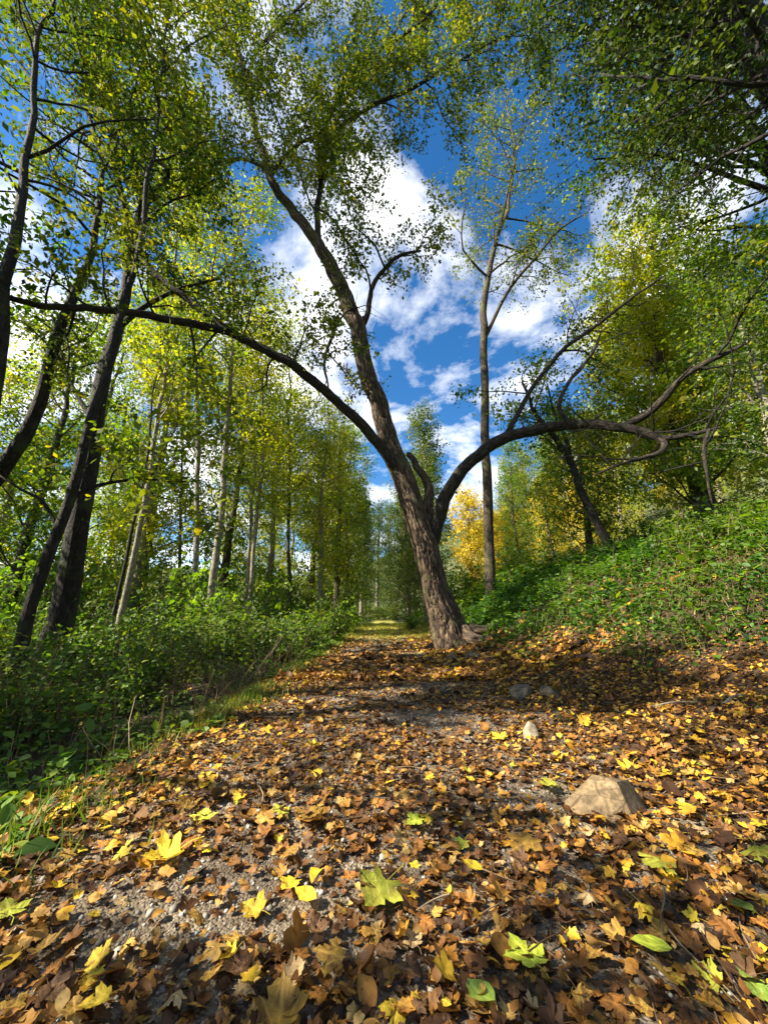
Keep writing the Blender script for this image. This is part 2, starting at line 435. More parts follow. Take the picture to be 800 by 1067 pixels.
g = Geo(); V, Q = sheet(grid_axis(0, 9, 900, 181, 46), grid_axis(8, 12, 900, 241, 46), ground_z); g.add(V, [Q])
tag(g.build('ground', ground_material()), kind='structure')
def path_z(x, y):
    return ground_z(x, y) + 0.004 + 0 * x
g = Geo()
ys = np.concatenate([np.arange(-3, 14, .08), np.arange(14, 120, .8)])
us = np.linspace(0, 1, 34)
Yp, Up = np.meshgrid(ys, us, indexing='ij')
Lp = -1.02 + .16 * (fbm(Yp * 1.2, 0 * Yp + 3) - .45); Rp = 1.15 + .3 * (fbm(Yp * 1.1 + 60, 0 * Yp + 8) - .45)
Xp = Lp + (Rp - Lp) * Up
V = np.stack([Xp, Yp, path_z(Xp, Yp)], -1).reshape(-1, 3)
a, b = len(ys), len(us)
i = np.arange(a - 1)[:, None] * b; j = np.arange(b - 1)[None, :]
g.add(V, [np.stack([i + j, i + j + 1, i + b + j + 1, i + b + j], -1).reshape(-1, 4)])
tag(g.build('path', path_material()), kind='structure')

# ------------------------------------------------------------------ the leaning main tree
def px_line(rows):
    return np.array([W(a, b, c) for a, b, c, _ in rows]), np.array([d for *_, d in rows])

def limb_mesh(rows, base, mats, parent, name, n=12, relief=.12, step=.12, flare=None):
    p, r = px_line(rows)
    p, r = resample(p - base, r, step)
    # crooked growth
    wob = np.stack([fbm(np.arange(len(p)) * step * 1.6 + 13 * k, np.full(len(p), 7.0 + len(p)), 3) - .47 for k in range(3)], -1)
    p = p + wob * np.minimum(.14, r * 1.2)[:, None] * 2.2 * np.linspace(0, 1, len(p))[:, None] ** .5
    g = Geo(); tube(g, p, r, n, 0, relief, flare); g.build(name, mats, parent)
    return p, r

mb = W(476, 690, 8.5); mb[2] = ground_z(mb[0], mb[1]) - .05
main = thing('leaning_tree', mb, 'old leaning tree with furrowed brown trunk and long arching limbs at the right path edge', 'tree')
trunk_rows = [(484, 700, 8.5, .58), (478, 684, 8.5, .49), (468, 660, 8.5, .395), (455, 618, 8.5, .325), (441, 565, 8.4, .285), (426, 515, 8.3, .262), (410, 470, 8.2, .24), (393, 420, 8.0, .215), (378, 370, 7.9, .20), (365, 325, 7.75, .195), (348, 285, 7.6, .175), (325, 243, 7.4, .135), (300, 212, 7.2, .112), (282, 180, 7.0, .095), (268, 140, 6.9, .08), (256, 80, 6.8, .065), (238, 30, 6.7, .05), (215, -20, 6.6, .035), (190, -80, 6.4, .02)]
S = []
S.append(limb_mesh(trunk_rows, mb, BK_MAIN, main, 'trunk', 150, .30, .028, .7) + ('t',))
limbs = {
 'A': [(428, 512, 8.3, .15), (418, 494, 8.2, .15), (400, 470, 7.9, .132), (370, 435, 7.5, .115), (330, 400, 7.1, .102), (290, 372, 6.8, .092), (250, 353, 6.6, .086), (215, 340, 6.2, .078), (180, 332, 5.8, .070), (130, 323, 5.2, .060), (80, 321, 4.7, .052), (40, 318, 4.3, .044), (0, 308, 4.0, .037), (-60, 285, 3.7, .02)],
 'A2': [(252, 354, 6.6, .075), (215, 327, 6.5, .075), (185, 304, 6.4, .068), (157, 279, 6.3, .062), (143, 247, 6.2, .058), (147, 217, 6.15, .054), (164, 196, 6.1, .05), (176, 178, 6.0, .045), (150, 163, 5.9, .04), (110, 150, 5.8, .034), (70, 133, 5.7, .028), (30, 120, 5.6, .016)],
 'B': [(448, 575, 8.4, .13), (455, 548, 8.35, .165), (463, 518, 8.2, .16), (478, 493, 8.0, .148), (500, 470, 7.8, .136), (530, 453, 7.6, .122), (565, 445, 7.4, .112), (605, 442, 6.8, .098), (640, 446, 6.4, .09), (666, 452, 6.15, .078), (684, 458, 6.0, .062), (692, 466, 5.9, .05), (684, 474, 5.85, .038), (650, 482, 5.8, .027), (620, 494, 5.8, .016)],
 'B1': [(645, 447, 6.35, .072), (670, 432, 6.1, .07), (690, 415, 5.8, .062), (712, 393, 5.5, .054), (745, 374, 5.2, .045), (776, 358, 5.0, .02)],
 'B2': [(526, 455, 7.6, .06), (545, 420, 7.4, .055), (565, 390, 7.3, .05), (590, 362, 7.2, .045), (622, 338, 7.1, .04), (652, 314, 7.0, .034), (690, 288, 6.9, .022)],
 'B3': [(594, 443, 6.9, .05), (582, 424, 6.8, .046), (592, 400, 6.7, .04), (614, 372, 6.6, .03), (626, 345, 6.5, .018)],
 'B4': [(666, 453, 6.15, .052), (695, 457, 5.9, .05), (722, 452, 5.7, .043), (750, 445, 5.5, .022)],
 'B5': [(738, 448, 5.55, .03), (733, 470, 5.5, .028), (737, 500, 5.45, .02), (742, 525, 5.4, .012)],
 'C': [(371, 350, 7.85, .06), (384, 328, 7.7, .07), (387, 302, 7.6, .062), (400, 280, 7.5, .052), (417, 266, 7.4, .042), (438, 262, 7.3, .025)],
 'D': [(342, 275, 7.55, .08), (331, 240, 7.5, .085), (333, 200, 7.5, .075), (338, 150, 7.4, .065), (345, 115, 7.3, .056), (370, 76, 7.2, .048), (400, 50, 7.1, .04), (425, 10, 7.0, .025)],
 'E': [(283, 183, 7.0, .05), (294, 165, 6.95, .048), (320, 146, 6.9, .042), (358, 140, 6.8, .036), (385, 156, 6.7, .02)],
 'Fl': [(290, 195, 7.1, .05), (268, 172, 7.1, .045), (245, 165, 7.2, .04), (220, 170, 7.3, .028), (190, 160, 7.4, .018)],
 'G': [(256, 82, 6.8, .045), (270, 52, 6.7, .042), (296, 24, 6.6, .036), (325, -5, 6.5, .02)],
 'Hh': [(352, 330, 7.7, .05), (346, 352, 7.5, .045), (338, 380, 7.4, .035), (342, 404, 7.3, .018)],
 'I': [(337, 165, 7.45, .06), (352, 135, 7.3, .058), (385, 112, 7.1, .052), (425, 95, 6.9, .045), (465, 72, 6.7, .036), (510, 45, 6.5, .026), (560, 25, 6.3, .014)],
 'J': [(400, 50, 7.1, .04), (430, 30, 6.8, .036), (462, 0, 6.6, .03), (490, -30, 6.4, .015)],
 'S': [(445, 565, 8.45, .14), (447, 530, 8.4, .135), (443, 500, 8.4, .11), (436, 483, 8.35, .09), (428, 474, 8.3, .07)],
}
for k, rows in limbs.items():
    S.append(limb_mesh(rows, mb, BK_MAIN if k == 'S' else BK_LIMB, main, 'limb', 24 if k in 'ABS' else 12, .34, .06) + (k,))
for az_, ln_, r_ in ((-2.9, .9, .13), (-2.1, .8, .12), (-1.2, 1.0, .14), (-.3, 1.0, .13), (.7, .8, .12)):
    q = []
    for f in np.linspace(0, 1, 7):
        rad_ = .16 + ln_ * f; a_ = az_ + .25 * math.sin(3 * f + az_)
        X_, Y_ = mb[0] + .12 + rad_ * math.cos(a_), mb[1] + rad_ * math.sin(a_)
        q.append((X_ - mb[0], Y_ - mb[1], float(ground_z(X_, Y_)) - mb[2] + .30 * (1 - f) ** 2.2 - .05 * f))
    q, r_s = resample(q, r_ * (1 - np.linspace(0, 1, 7)) ** .7 + .02, .05)
    g = Geo(); tube(g, q, r_s, 16, 0, .22); g.build('surface_root', BK_MAIN, main)
g = Geo(); anc = []
for p, r, k in S:
    L = np.linalg.norm(np.diff(p, axis=0), axis=1).sum()
    if k == 'S': continue
    st = {'t': .64, 'A': .3, 'B': .42, 'B1': .3, 'B2': .4, 'B3': .4}.get(k, .15)
    den = {'B': .0, 'B1': .3, 'B4': .12, 'B5': .0, 'A': .55, 'Hh': .4, 'B2': .4, 'B3': .2, 't': .85, 'D': 1.2, 'I': 1.6, 'J': 1.8, 'G': 1.4, 'E': 1.3, 'Fl': 1.3}.get(k, 1.0)
    n1 = int(L * (1 - st) * 2.6 * (den if den >= .8 else max(den, 1.0)))
    for b1 in spawn((p, r), n1, (.7, 1.9), (40, 85), st, .1 if den >= 1 else .4, 6, .22, .01):
        if shade_ok(b1[0][2:] + mb).mean() < .3: continue
        tube(g, *b1, 5, 0)
        bare = rng.random() > den
        for b2 in spawn(b1, 6, (.35, .9), (30, 70), .2, .02, 4, .25, -.05):
            tube(g, *b2, 3, 0)
            if bare: continue
            anc += list(b2[0][1:])
            for b3 in spawn(b2, 3, (.2, .45), (30, 70), .2, -.1, 3, .25, -.1):
                tube(g, *b3, 3, 0); anc += list(b3[0][1:])
print('main anchors', len(anc))
leaves(g, anc, 7, .09, .075, 1, mb)
g.build('crown', [BK_DARK, G_MAIN], main)

# ------------------------------------------------------------------ general trees
def tree(name, trunk, label, cat='tree', bark=None, leaf=None, crown=(.3, 1), nb=16, blen=(1.2, 2.6), n2=6, n3=4, per=3, lsize=.08, spread=.1, up=.25,
         bias=None, rows=True, extra=(), prof=None, group=None, tn=16, rs=1.0, bang=(45, 80), prune=True, local=False, n4=0):
    if rows:
        p, r = px_line(trunk); r = r * rs
    else:
        p, r = np.array([t[:3] for t in trunk], float), np.array([t[3] for t in trunk], float)
    base = p[0].copy() if not local else np.zeros(3)
    root = thing(name, base, label, cat, group)
    p, r = resample(p - base, r, .18)
    wob = np.stack([fbm(np.arange(len(p)) * .11 + 13 * k + base[0], np.full(len(p), 7.0 + base[1]), 3) - .47 for k in range(3)], -1)
    wob[:, 2] = 0
    p = p + wob * .5 * np.linspace(0, 1, len(p))[:, None] ** .7
    g = Geo(); tube(g, p, r, tn, 0, .14, .25); g.build('trunk', bark, root)
    st = [(p, r, crown[0], nb, blen)]
    for e in extra:
        q, s = px_line(e); q, s = resample(q - base, s * min(1, rs * 1.2), .15)
        g = Geo(); tube(g, q, s, 10, 0, .14); g.build('limb', bark, root)
        st.append((q, s, .25, max(4, nb // 3), (blen[0] * .6, blen[1] * .6)))
    g = Geo(); anc = []
    for p, r, c0, n, bl in st:
        for b1 in spawn((p, r), n, bl, bang, c0, up, 7, .16, .03, bias=bias, prof=prof):
            if not (prune and shade_ok(b1[0][2:] + base).mean() < .45): tube(g, *b1, 5, 0)
            if prune and shade_ok(b1[0][2:] + base).mean() < .45: continue
            for b2 in spawn(b1, n2, (bl[0] * .35, bl[1] * .45), (30, 70), .2, .05, 4, .22, -.02):
                if prune and not shade_ok(b2[0] + base).all(): continue
                tube(g, *b2, 3, 0); anc += list(b2[0][2:])
                for b3 in spawn(b2, n3, (.25, .6), (30, 75), .15, -.05, 3, .25, -.06):
                    tube(g, *b3, 3, 0); anc += list(b3[0][1:])
    leaves(g, anc, per, spread, lsize, 1, base, prune=prune)
    print(name, len(anc) * per)
    g.build('crown', [bark, leaf], root)
    return root

def dome(f): return .35 + .65 * math.sin(math.pi * (0.12 + .83 * f) ** .8)
def cone(f): return 1.05 - .85 * f
def flat(f): return .8 + .2 * math.sin(6 * f)

# left dark trunks
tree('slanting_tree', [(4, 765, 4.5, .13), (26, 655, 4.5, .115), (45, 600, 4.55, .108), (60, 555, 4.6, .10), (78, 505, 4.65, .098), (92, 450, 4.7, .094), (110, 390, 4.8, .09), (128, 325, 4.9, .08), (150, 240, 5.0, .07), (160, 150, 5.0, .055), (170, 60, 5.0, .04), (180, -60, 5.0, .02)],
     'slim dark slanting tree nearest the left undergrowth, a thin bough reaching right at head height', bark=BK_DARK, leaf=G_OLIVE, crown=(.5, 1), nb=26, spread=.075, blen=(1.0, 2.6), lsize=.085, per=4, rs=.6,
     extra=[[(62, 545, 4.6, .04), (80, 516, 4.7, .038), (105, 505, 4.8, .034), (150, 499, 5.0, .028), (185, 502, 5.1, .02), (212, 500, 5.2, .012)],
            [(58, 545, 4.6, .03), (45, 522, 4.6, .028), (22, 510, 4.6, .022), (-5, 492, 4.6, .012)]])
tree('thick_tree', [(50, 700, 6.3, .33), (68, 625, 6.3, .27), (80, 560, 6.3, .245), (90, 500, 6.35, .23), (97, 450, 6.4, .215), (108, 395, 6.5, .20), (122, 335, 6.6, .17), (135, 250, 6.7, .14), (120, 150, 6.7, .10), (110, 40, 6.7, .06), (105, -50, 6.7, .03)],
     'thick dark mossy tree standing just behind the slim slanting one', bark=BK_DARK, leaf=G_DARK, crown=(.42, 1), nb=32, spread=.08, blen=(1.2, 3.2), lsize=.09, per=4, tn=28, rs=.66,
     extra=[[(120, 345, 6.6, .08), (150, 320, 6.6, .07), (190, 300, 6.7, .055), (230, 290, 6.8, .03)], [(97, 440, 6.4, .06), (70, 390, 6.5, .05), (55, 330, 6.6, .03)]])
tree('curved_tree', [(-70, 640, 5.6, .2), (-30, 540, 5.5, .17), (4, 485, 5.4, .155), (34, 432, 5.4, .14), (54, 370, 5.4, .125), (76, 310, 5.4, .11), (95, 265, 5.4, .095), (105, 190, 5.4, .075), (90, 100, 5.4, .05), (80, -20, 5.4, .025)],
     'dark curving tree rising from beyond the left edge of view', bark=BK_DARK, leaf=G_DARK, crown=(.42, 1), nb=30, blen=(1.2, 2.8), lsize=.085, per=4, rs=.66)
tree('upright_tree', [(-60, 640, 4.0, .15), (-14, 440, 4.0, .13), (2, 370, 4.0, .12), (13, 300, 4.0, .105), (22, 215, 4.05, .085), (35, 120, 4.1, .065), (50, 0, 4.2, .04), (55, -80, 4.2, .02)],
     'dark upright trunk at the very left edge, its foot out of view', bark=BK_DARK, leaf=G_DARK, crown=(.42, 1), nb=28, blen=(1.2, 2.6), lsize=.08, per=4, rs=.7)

# pale slim trunks beyond the undergrowth
PALE = [
 ([(120, 672, 9.2, .13), (133, 610, 9.2, .115), (146, 550, 9.2, .105), (155, 500, 9.3, .095), (166, 430, 9.4, .085), (178, 330, 9.5, .07), (185, 220, 9.5, .05), (190, 120, 9.5, .025)], 'pale slim tree beside a thin dark stem, left end of the pale trunks', G_YEL, BK_PALE),
 ([(113, 668, 9.6, .08), (128, 600, 9.6, .07), (141, 540, 9.6, .065), (153, 490, 9.7, .055), (160, 420, 9.7, .045), (168, 330, 9.7, .02)], 'thin dark stem close against the leftmost pale trunk', G_BRIGHT, BK_DARK),
 ([(203, 660, 11.5, .16), (204, 600, 11.5, .14), (206, 540, 11.5, .13), (206, 470, 11.5, .12), (205, 380, 11.5, .10), (203, 270, 11.5, .07), (200, 170, 11.5, .03)], 'straight grey tree between two bent pale trunks', G_BRIGHT, BK_PALE),
 ([(212, 672, 10.2, .22), (219, 630, 10.2, .175), (226, 580, 10.2, .16), (232, 530, 10.2, .15), (233, 480, 10.2, .135), (240, 400, 10.3, .11), (246, 300, 10.4, .075), (250, 200, 10.4, .03)], 'stoutest of the pale trunks, bent to the right above the undergrowth', G_YEL, BK_PALE),
 ([(258, 655, 13, .13), (263, 600, 13, .115), (268, 550, 13, .105), (272, 500, 13, .095), (274, 420, 13, .075), (276, 320, 13, .03)], 'pale slender tree with a twin stem, right end of the pale trunks', G_YEL, BK_PALE),
 ([(256, 653, 13.3, .09), (258, 600, 13.3, .08), (264, 540, 13.3, .07), (265, 480, 13.3, .055), (262, 400, 13.3, .025)], 'thinner left stem beside the rightmost pale trunk', G_YEL, BK_PALE),
 ([(301, 655, 17, .16), (302, 590, 17, .14), (300, 520, 17, .12), (302, 440, 17, .09), (300, 350, 17, .04)], 'brown tree among yellow foliage, halfway between the pale trunks and the path', G_OLIVE, BK_MID),
 ([(186, 655, 15, .12), (187, 600, 15, .1), (189, 540, 15, .09), (190, 460, 15, .06), (190, 360, 15, .03)], 'thin brown tree behind the straight grey one', G_YEL, BK_MID),
]
for rows, lab, lf, bk in PALE:
    tree('slender_tree', rows, lab, bark=bk, leaf=lf, crown=(.26, 1), nb=24, blen=(1.2, 2.8), n2=6, n3=4, per=4, lsize=.10, spread=.15, tn=12, rs=.62, prof=dome)

# right side
tree('straight_tree', [(512, 648, 11.5, .26), (511, 615, 11.5, .20), (509, 560, 11.5, .185), (507, 480, 11.5, .175), (505, 400, 11.5, .165), (505, 320, 11.5, .15), (511, 277, 11.5, .125), (521, 242, 11.5, .10), (530, 207, 11.5, .08), (535, 150, 11.4, .05), (525, 90, 11.4, .025)],
     'straight slim dark tree on the bank just right of the leaning one', bark=BK_MID, leaf=G_MAIN, crown=(.5, 1), nb=26, blen=(1.2, 3.6), n2=6, n3=4, per=4, lsize=.085, rs=.85,
     extra=[[(506, 350, 11.5, .07), (530, 302, 11.3, .062), (560, 266, 11.1, .05), (582, 240, 11, .038), (610, 222, 10.9, .02)]])
tree('tilted_tree', [(652, 600, 9.2, .17), (640, 580, 9.2, .15), (622, 548, 9.2, .135), (606, 515, 9.2, .125), (594, 483, 9.2, .11), (576, 457, 9.1, .09), (556, 430, 9.0, .065), (545, 400, 9, .04)],
     'dark tree on the bank tilted left below the long right limb', bark=BK_DARK, leaf=G_BRIGHT, crown=(.4, 1), nb=12, blen=(.8, 1.7), n2=5, n3=3, per=4, lsize=.08, rs=.8,
     extra=[[(597, 490, 9.2, .06), (590, 460, 9.2, .055), (577, 430, 9.3, .04), (570, 400, 9.3, .02)]])
# trees whose boughs hang in from the right
def stem(x, y, h, r, lx=0, ly=0):
    z = float(ground_z(x, y)) - .05
    return [(x, y, z, r * 1.25), (x + lx * .1, y + ly * .1, z + h * .15, r), (x + lx * .4, y + ly * .4, z + h * .5, r * .7), (x + lx * .8, y + ly * .8, z + h * .85, r * .35), (x + lx, y + ly, z + h, r * .12)]
for x_, y_, h_, lab_ in ((-4.7, -1.65, 9.0, 'unseen green tree added left of the viewer, its shade falling over the near leaf litter'), (-6.8, -2.6, 11, 'taller unseen tree added for shade behind the one left of the viewer'), (-3.4, -3.0, 9, 'unseen green tree added for shade left of and behind the viewer'), (-7.6, 1.9, 11, 'green tree added for shade left of the viewer beyond the edge of view'), (-6.0, 1.5, 7.0, 'low leafy tree added for shade left of the viewer just outside the left edge'), (-7.8, 3.6, 8.5, 'leafy tree added for shade outside the left edge behind the low leafy one')):
    tree('shade_tree', stem(x_, y_, h_, .17, .3, .1), lab_, bark=BK_DARK, leaf=G_BRIGHT, crown=(.16, 1), nb=42, blen=(1.8, 3.4), n2=7, n3=4, per=6, lsize=.09, rows=False, bias=np.array([.2, .7, 0]) if y_ < 0 else None, prof=dome)  # trees out of view at left, added for the shade they cast
BZ = np.array([-.9, .1, -.1])
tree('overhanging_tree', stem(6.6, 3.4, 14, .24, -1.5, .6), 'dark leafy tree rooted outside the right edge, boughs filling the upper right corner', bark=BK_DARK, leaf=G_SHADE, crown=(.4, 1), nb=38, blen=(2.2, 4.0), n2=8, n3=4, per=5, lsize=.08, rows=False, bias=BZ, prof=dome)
tree('overhanging_tree', stem(10.4, 6.8, 15, .24, -.6, .3), 'tall green tree behind the dark corner tree on the right bank', bark=BK_DARK, leaf=G_BRIGHT, crown=(.40, 1), nb=36, blen=(2.6, 5.2), n2=8, n3=4, per=6, lsize=.09, rows=False, bias=BZ, prof=dome)
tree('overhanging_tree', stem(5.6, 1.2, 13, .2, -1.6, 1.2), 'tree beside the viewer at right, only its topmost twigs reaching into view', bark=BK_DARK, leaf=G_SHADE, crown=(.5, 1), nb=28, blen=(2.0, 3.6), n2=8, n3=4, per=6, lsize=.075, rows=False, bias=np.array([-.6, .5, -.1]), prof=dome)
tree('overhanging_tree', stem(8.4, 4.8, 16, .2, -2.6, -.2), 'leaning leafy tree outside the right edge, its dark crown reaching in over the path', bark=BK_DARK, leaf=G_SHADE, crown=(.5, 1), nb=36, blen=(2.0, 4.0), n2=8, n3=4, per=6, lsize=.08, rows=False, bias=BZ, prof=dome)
tree('bank_tree', stem(9.4, 10.6, 8.5, .2, -.6, -.2), 'green tree with yellowing sprays in the thicket under the long right limb', bark=BK_MID, leaf=G_YEL, crown=(.12, 1), nb=44, blen=(1.6, 3.6), n2=6, n3=4, per=8, lsize=.10, rows=False, prof=dome)
tree('bank_tree', stem(10.5, 11.5, 12, .24, -.8, 0), 'tall olive green tree rising above the thicket on the bank', bark=BK_MID, leaf=G_YEL, crown=(.2, 1), nb=42, blen=(2, 4.2), n2=6, n3=4, per=6, lsize=.11, rows=False, prof=dome)
tree('bank_tree', stem(6.4, 11.5, 5.2, .12, .2, 0), 'low spreading shrubby tree with pale green sprays on the bank crest', bark=BK_MID, leaf=G_OLIVE, crown=(.08, 1), nb=26, blen=(1.0, 2.2), n2=6, n3=4, per=6, lsize=.085, rows=False, prof=dome)
tree('bank_tree', stem(8.6, 7.6, 7, .13, .2, 0), 'leafy green tree at the right edge on top of the bank', bark=BK_PALE, leaf=G_BRIGHT, crown=(.2, 1), nb=24, blen=(1.3, 2.6), n2=6, n3=4, per=6, lsize=.085, rows=False, prof=dome)


# ------------------------------------------------------------------ woods further off: prototypes, then copies
NUM = 'first second third fourth fifth sixth seventh eighth ninth tenth eleventh twelfth thirteenth fourteenth fifteenth sixteenth seventeenth eighteenth nineteenth twentieth'.split()
def proto(name, h, r, leaf, bark, crown, nb, blen, lsize, prof, per=3, n2=6, n3=4):
    return tree(name, [(0, 0, -.4, r * 1.2), (0.05, 0, h * .2, r), (.15, .1, h * .55, r * .65), (.0, .1, h * .85, r * .3), (.05, 0, h, r * .1)], 'x', bark=bark, leaf=leaf, crown=crown, nb=nb, blen=blen, n2=n2, n3=n3, per=per,
                lsize=lsize, spread=.16, rows=False, prof=prof, prune=False, tn=10)
PR = {
 'wood': proto('woodland_tree', 14, .17, G_YEL, BK_PALE, (.10, 1), 44, (1.4, 3.2), .13, dome),
 'green': proto('woodland_tree', 15, .2, G_BRIGHT, BK_MID, (.08, 1), 44, (1.4, 3.4), .13, dome),
 'olive': proto('woodland_tree', 13, .2, G_OLIVE, BK_MID, (.07, 1), 44, (1.4, 3.4), .14, dome),
 'dark': proto('avenue_tree', 14, .24, G_DARK, BK_PALE, (.03, 1), 56, (1.3, 3.2), .13, cone),
 'gold': proto('golden_tree', 9, .16, G_GOLD, BK_MID, (.08, 1), 40, (1.5, 3.2), .15, dome),
}
used = set(); todo = []
def prune_crown(o):
    """give this tree a crown of its own with the leaves left out that stand before the lit patches"""
    cr = [c for c in o.children if c.name.startswith('crown')][0]
    me = cr.data; n = len(me.vertices)
    V = np.empty(n * 3, np.float32); me.vertices.foreach_get('co', V); V = V.reshape(-1, 3).astype(float)
    mi = np.empty(len(me.polygons), np.int32); me.polygons.foreach_get('material_index', mi)
    ls = np.empty(len(me.polygons), np.int32); me.polygons.foreach_get('loop_start', ls)
    lv = np.empty(len(me.loops), np.int32); me.loops.foreach_get('vertex_index', lv)
    A = np.empty(n * 3, np.float32); me.attributes['bark'].data.foreach_get('vector', A); A = A.reshape(-1, 3)
    a = o.rotation_euler[2]; c, s_ = math.cos(a), math.sin(a)
    Wd = V * np.array(o.scale); Wd = np.stack([Wd[:, 0] * c - Wd[:, 1] * s_, Wd[:, 0] * s_ + Wd[:, 1] * c, Wd[:, 2]], -1) + np.array(o.location)
    lq = ls[mi == 1]; Q = np.stack([lv[lq + k] for k in range(4)], -1)
    ok = shade_ok(Wd[Q[:, 0]])
    if ok.all(): return
    tot = np.diff(np.append(ls, len(lv))); g = Geo()
    bad = ~shade_ok(Wd); tw = bad[lv[ls]] & (mi == 0)
    w4 = ls[(mi == 0) & (tot == 4) & ~tw]; w3 = ls[(mi == 0) & (tot == 3) & ~tw]
    g.add(V, [np.stack([lv[w4 + k] for k in range(4)], -1), np.stack([lv[w3 + k] for k in range(3)], -1)], 0, A)
    keep = Q[ok]; L_ = V[keep.ravel()]
    g.add(L_, [np.arange(len(L_)).reshape(-1, 4)], 1)
    t = g.build('crown', [m for m in me.materials]); cr.data = t.data; bpy.data.objects.remove(t)
def place(kind, x, y, s, rz, label, group, name=None):
    o = PR[kind] if kind not in used else copy_tree(PR[kind])
    used.add(kind)
    o.location = (x, y, float(ground_z(x, y))); o.scale = (s, s, s * rng.uniform(.92, 1.1)); o.rotation_euler = (0, 0, rz)
    o['label'] = label; o['group'] = group
    if x < 3 and math.hypot(x, y) < 45: todo.append(o)
    return o
LOOK = {'wood': 'yellow green', 'green': 'fresh green', 'olive': 'olive green', 'dark': 'dark leafy', 'gold': 'golden yellow'}
def belt(spots, where, group):
    """copies of the prototypes; labels count each look from the left"""
    sx = [project(np.array([x, y, 2.0]))[0] for _, x, y, _ in spots]
    order = np.argsort(sx); cnt, tot = {}, {}
    for k, *_ in spots: tot[k] = tot.get(k, 0) + 1
    for i in order:
        k, x, y, s = spots[i]
        cnt[k] = cnt.get(k, 0) + 1
        lab = (LOOK[k] + ' tree ' + where) if tot[k] == 1 else NUM[cnt[k] - 1] + ' ' + LOOK[k] + ' tree from the left ' + where
        place(k, x, y, s, rng.random() * 6.28, lab, group)
belt([('wood', -9.5, 14.5, 1), ('green', -7.2, 17, .95), ('wood', -6.0, 20, 1), ('olive', -11.5, 18, 1), ('olive', -4.6, 24, .95), ('wood', -13.5, 13, .9), ('green', -14.5, 17.5, 1), ('wood', -8.6, 24, 1), ('green', -15, 9.5, .9),
      ('olive', -18, 13.5, .95), ('wood', -4.2, 29, .9), ('wood', -12, 28, .9), ('green', -11, 11.3, .8), ('wood', -17, 22, 1), ('olive', -2.7, 21.5, .9), ('wood', -2.9, 17.5, .72), ('green', -2.6, 27, .95)], 'in the wood beyond the left undergrowth', 'trees in the wood left of the path')
belt([('olive', -22, 30, 1.1), ('wood', -9, 36, 1.1), ('olive', -6, 42, 1.1), ('green', -32, 33, 1.2), ('dark', -9, 55, 1.3), ('olive', -18, 60, 1.4), ('green', -42, 40, 1.3)],
     'at the far side of the left wood', 'trees at the far side of the left wood')
belt([('dark', -3.4, 35, 1), ('dark', 2.5, 22, .85), ('dark', 1.9, 31, .95), ('dark', 3.6, 29, .95), ('dark', 2.8, 37, 1.05), ('dark', -3.0, 44, 1.1), ('dark', 3.2, 48, 1.1), ('dark', -.9, 52, 1.1), ('dark', 1.0, 57, 1.1), ('dark', -2.3, 39, .85), ('dark', 2.2, 43, .95), ('dark', -2.8, 58, 1.1)],
     'along the far end of the path', 'trees lining the far end of the path')
belt([('gold', 6.2, 27, .8), ('gold', 9.5, 31, .75), ('gold', 8.2, 24, .62), ('green', 7.2, 20, .5), ('gold', 12.5, 27, .8), ('olive', 12, 34, .9), ('green', 10, 22, .55), ('wood', 17.5, 36, .9), ('olive', 16, 40, 1), ('gold', 20, 44, 1), ('olive', 24, 38, 1), ('green', 32, 52, 1.1), ('gold', 29, 36, 1), ('gold', 17, 30, .9), ('gold', 22, 36, 1), ('olive', 15, 24, .8), ('olive', 24, 29, .9), ('green', 20, 22, .85), ('olive', 30, 42, 1), ('gold', 14, 46, .9), ('olive', 20, 52, 1), ('green', 28, 60, 1),
      ('olive', 40, 52, 1), ('gold', 36, 68, 1), ('wood', 16, 17, .8), ('green', 21, 14.5, .9), ('olive', 34, 34, 1), ('wood', 13, 20, .7), ('gold', 11, 40, .9), ('olive', 26, 21, .9), ('green', 30, 26, 1), ('wood', 26, 45, 1), ('olive', 46, 70, 1.2), ('gold', 25, 72, 1.1), ('green', 55, 60, 1.2), ('olive', 38, 42, 1.1), ('wood', 44, 36, 1.1), ('olive', 14.5, 12.5, .75), ('green', 17, 10, .8)],
     'on the sunny slope right of the path', 'trees on the slope right of the path')

for o in todo: prune_crown(o)

# far forested ridge
def ridge_z(x, y):
    d = np.hypot(x - 40, (y - 420) * 1.0)
    return -8 + 128 * np.exp(-((x - 170) / 210) ** 2 - ((y - 430) / 130) ** 2) + 60 * np.exp(-((x + 260) / 160) ** 2 - ((y - 470) / 130) ** 2) + 14 * (fbm(x * .02 + 5, y * .02 + 9) - .45) * np.exp(-((y - 430) / 200) ** 2) + 5 * (fbm(x * .22, y * .22) - .45)
g = Geo(); V, Q = sheet(np.linspace(-520, 620, 286), np.linspace(230, 640, 120), ridge_z); g.add(V, [Q])
m, N, L = mat('distant_forest')
tc = N.new('ShaderNodeTexCoord'); n1 = N.new('ShaderNodeTexNoise'); n1.inputs['Scale'].default_value = .09; n1.inputs['Detail'].default_value = 8; n1.inputs['Roughness'].default_value = .7
L.new(tc.outputs['Object'], n1.inputs['Vector'])
r1 = ramp(N, [(.3, (.03, .05, .03)), (.5, (.06, .085, .04)), (.66, (.14, .12, .05))]); L.new(n1.outputs[0], r1.inputs[0])
b = N.new('ShaderNodeBsdfDiffuse'); L.new(r1.outputs[0], b.inputs[0])
o = N.new('ShaderNodeOutputMaterial'); L.new(b.outputs[0], o.inputs[0])
tag(g.build('hills', m), kind='structure')

# ------------------------------------------------------------------ undergrowth
def scatter(n, xr, yr, accept):
    x = rng.uniform(*xr, n); y = yr[0] + (yr[1] - yr[0]) * rng.random(n) ** 1.6
    k = rng.random(n) < accept(x, y)
    return x[k], y[k]

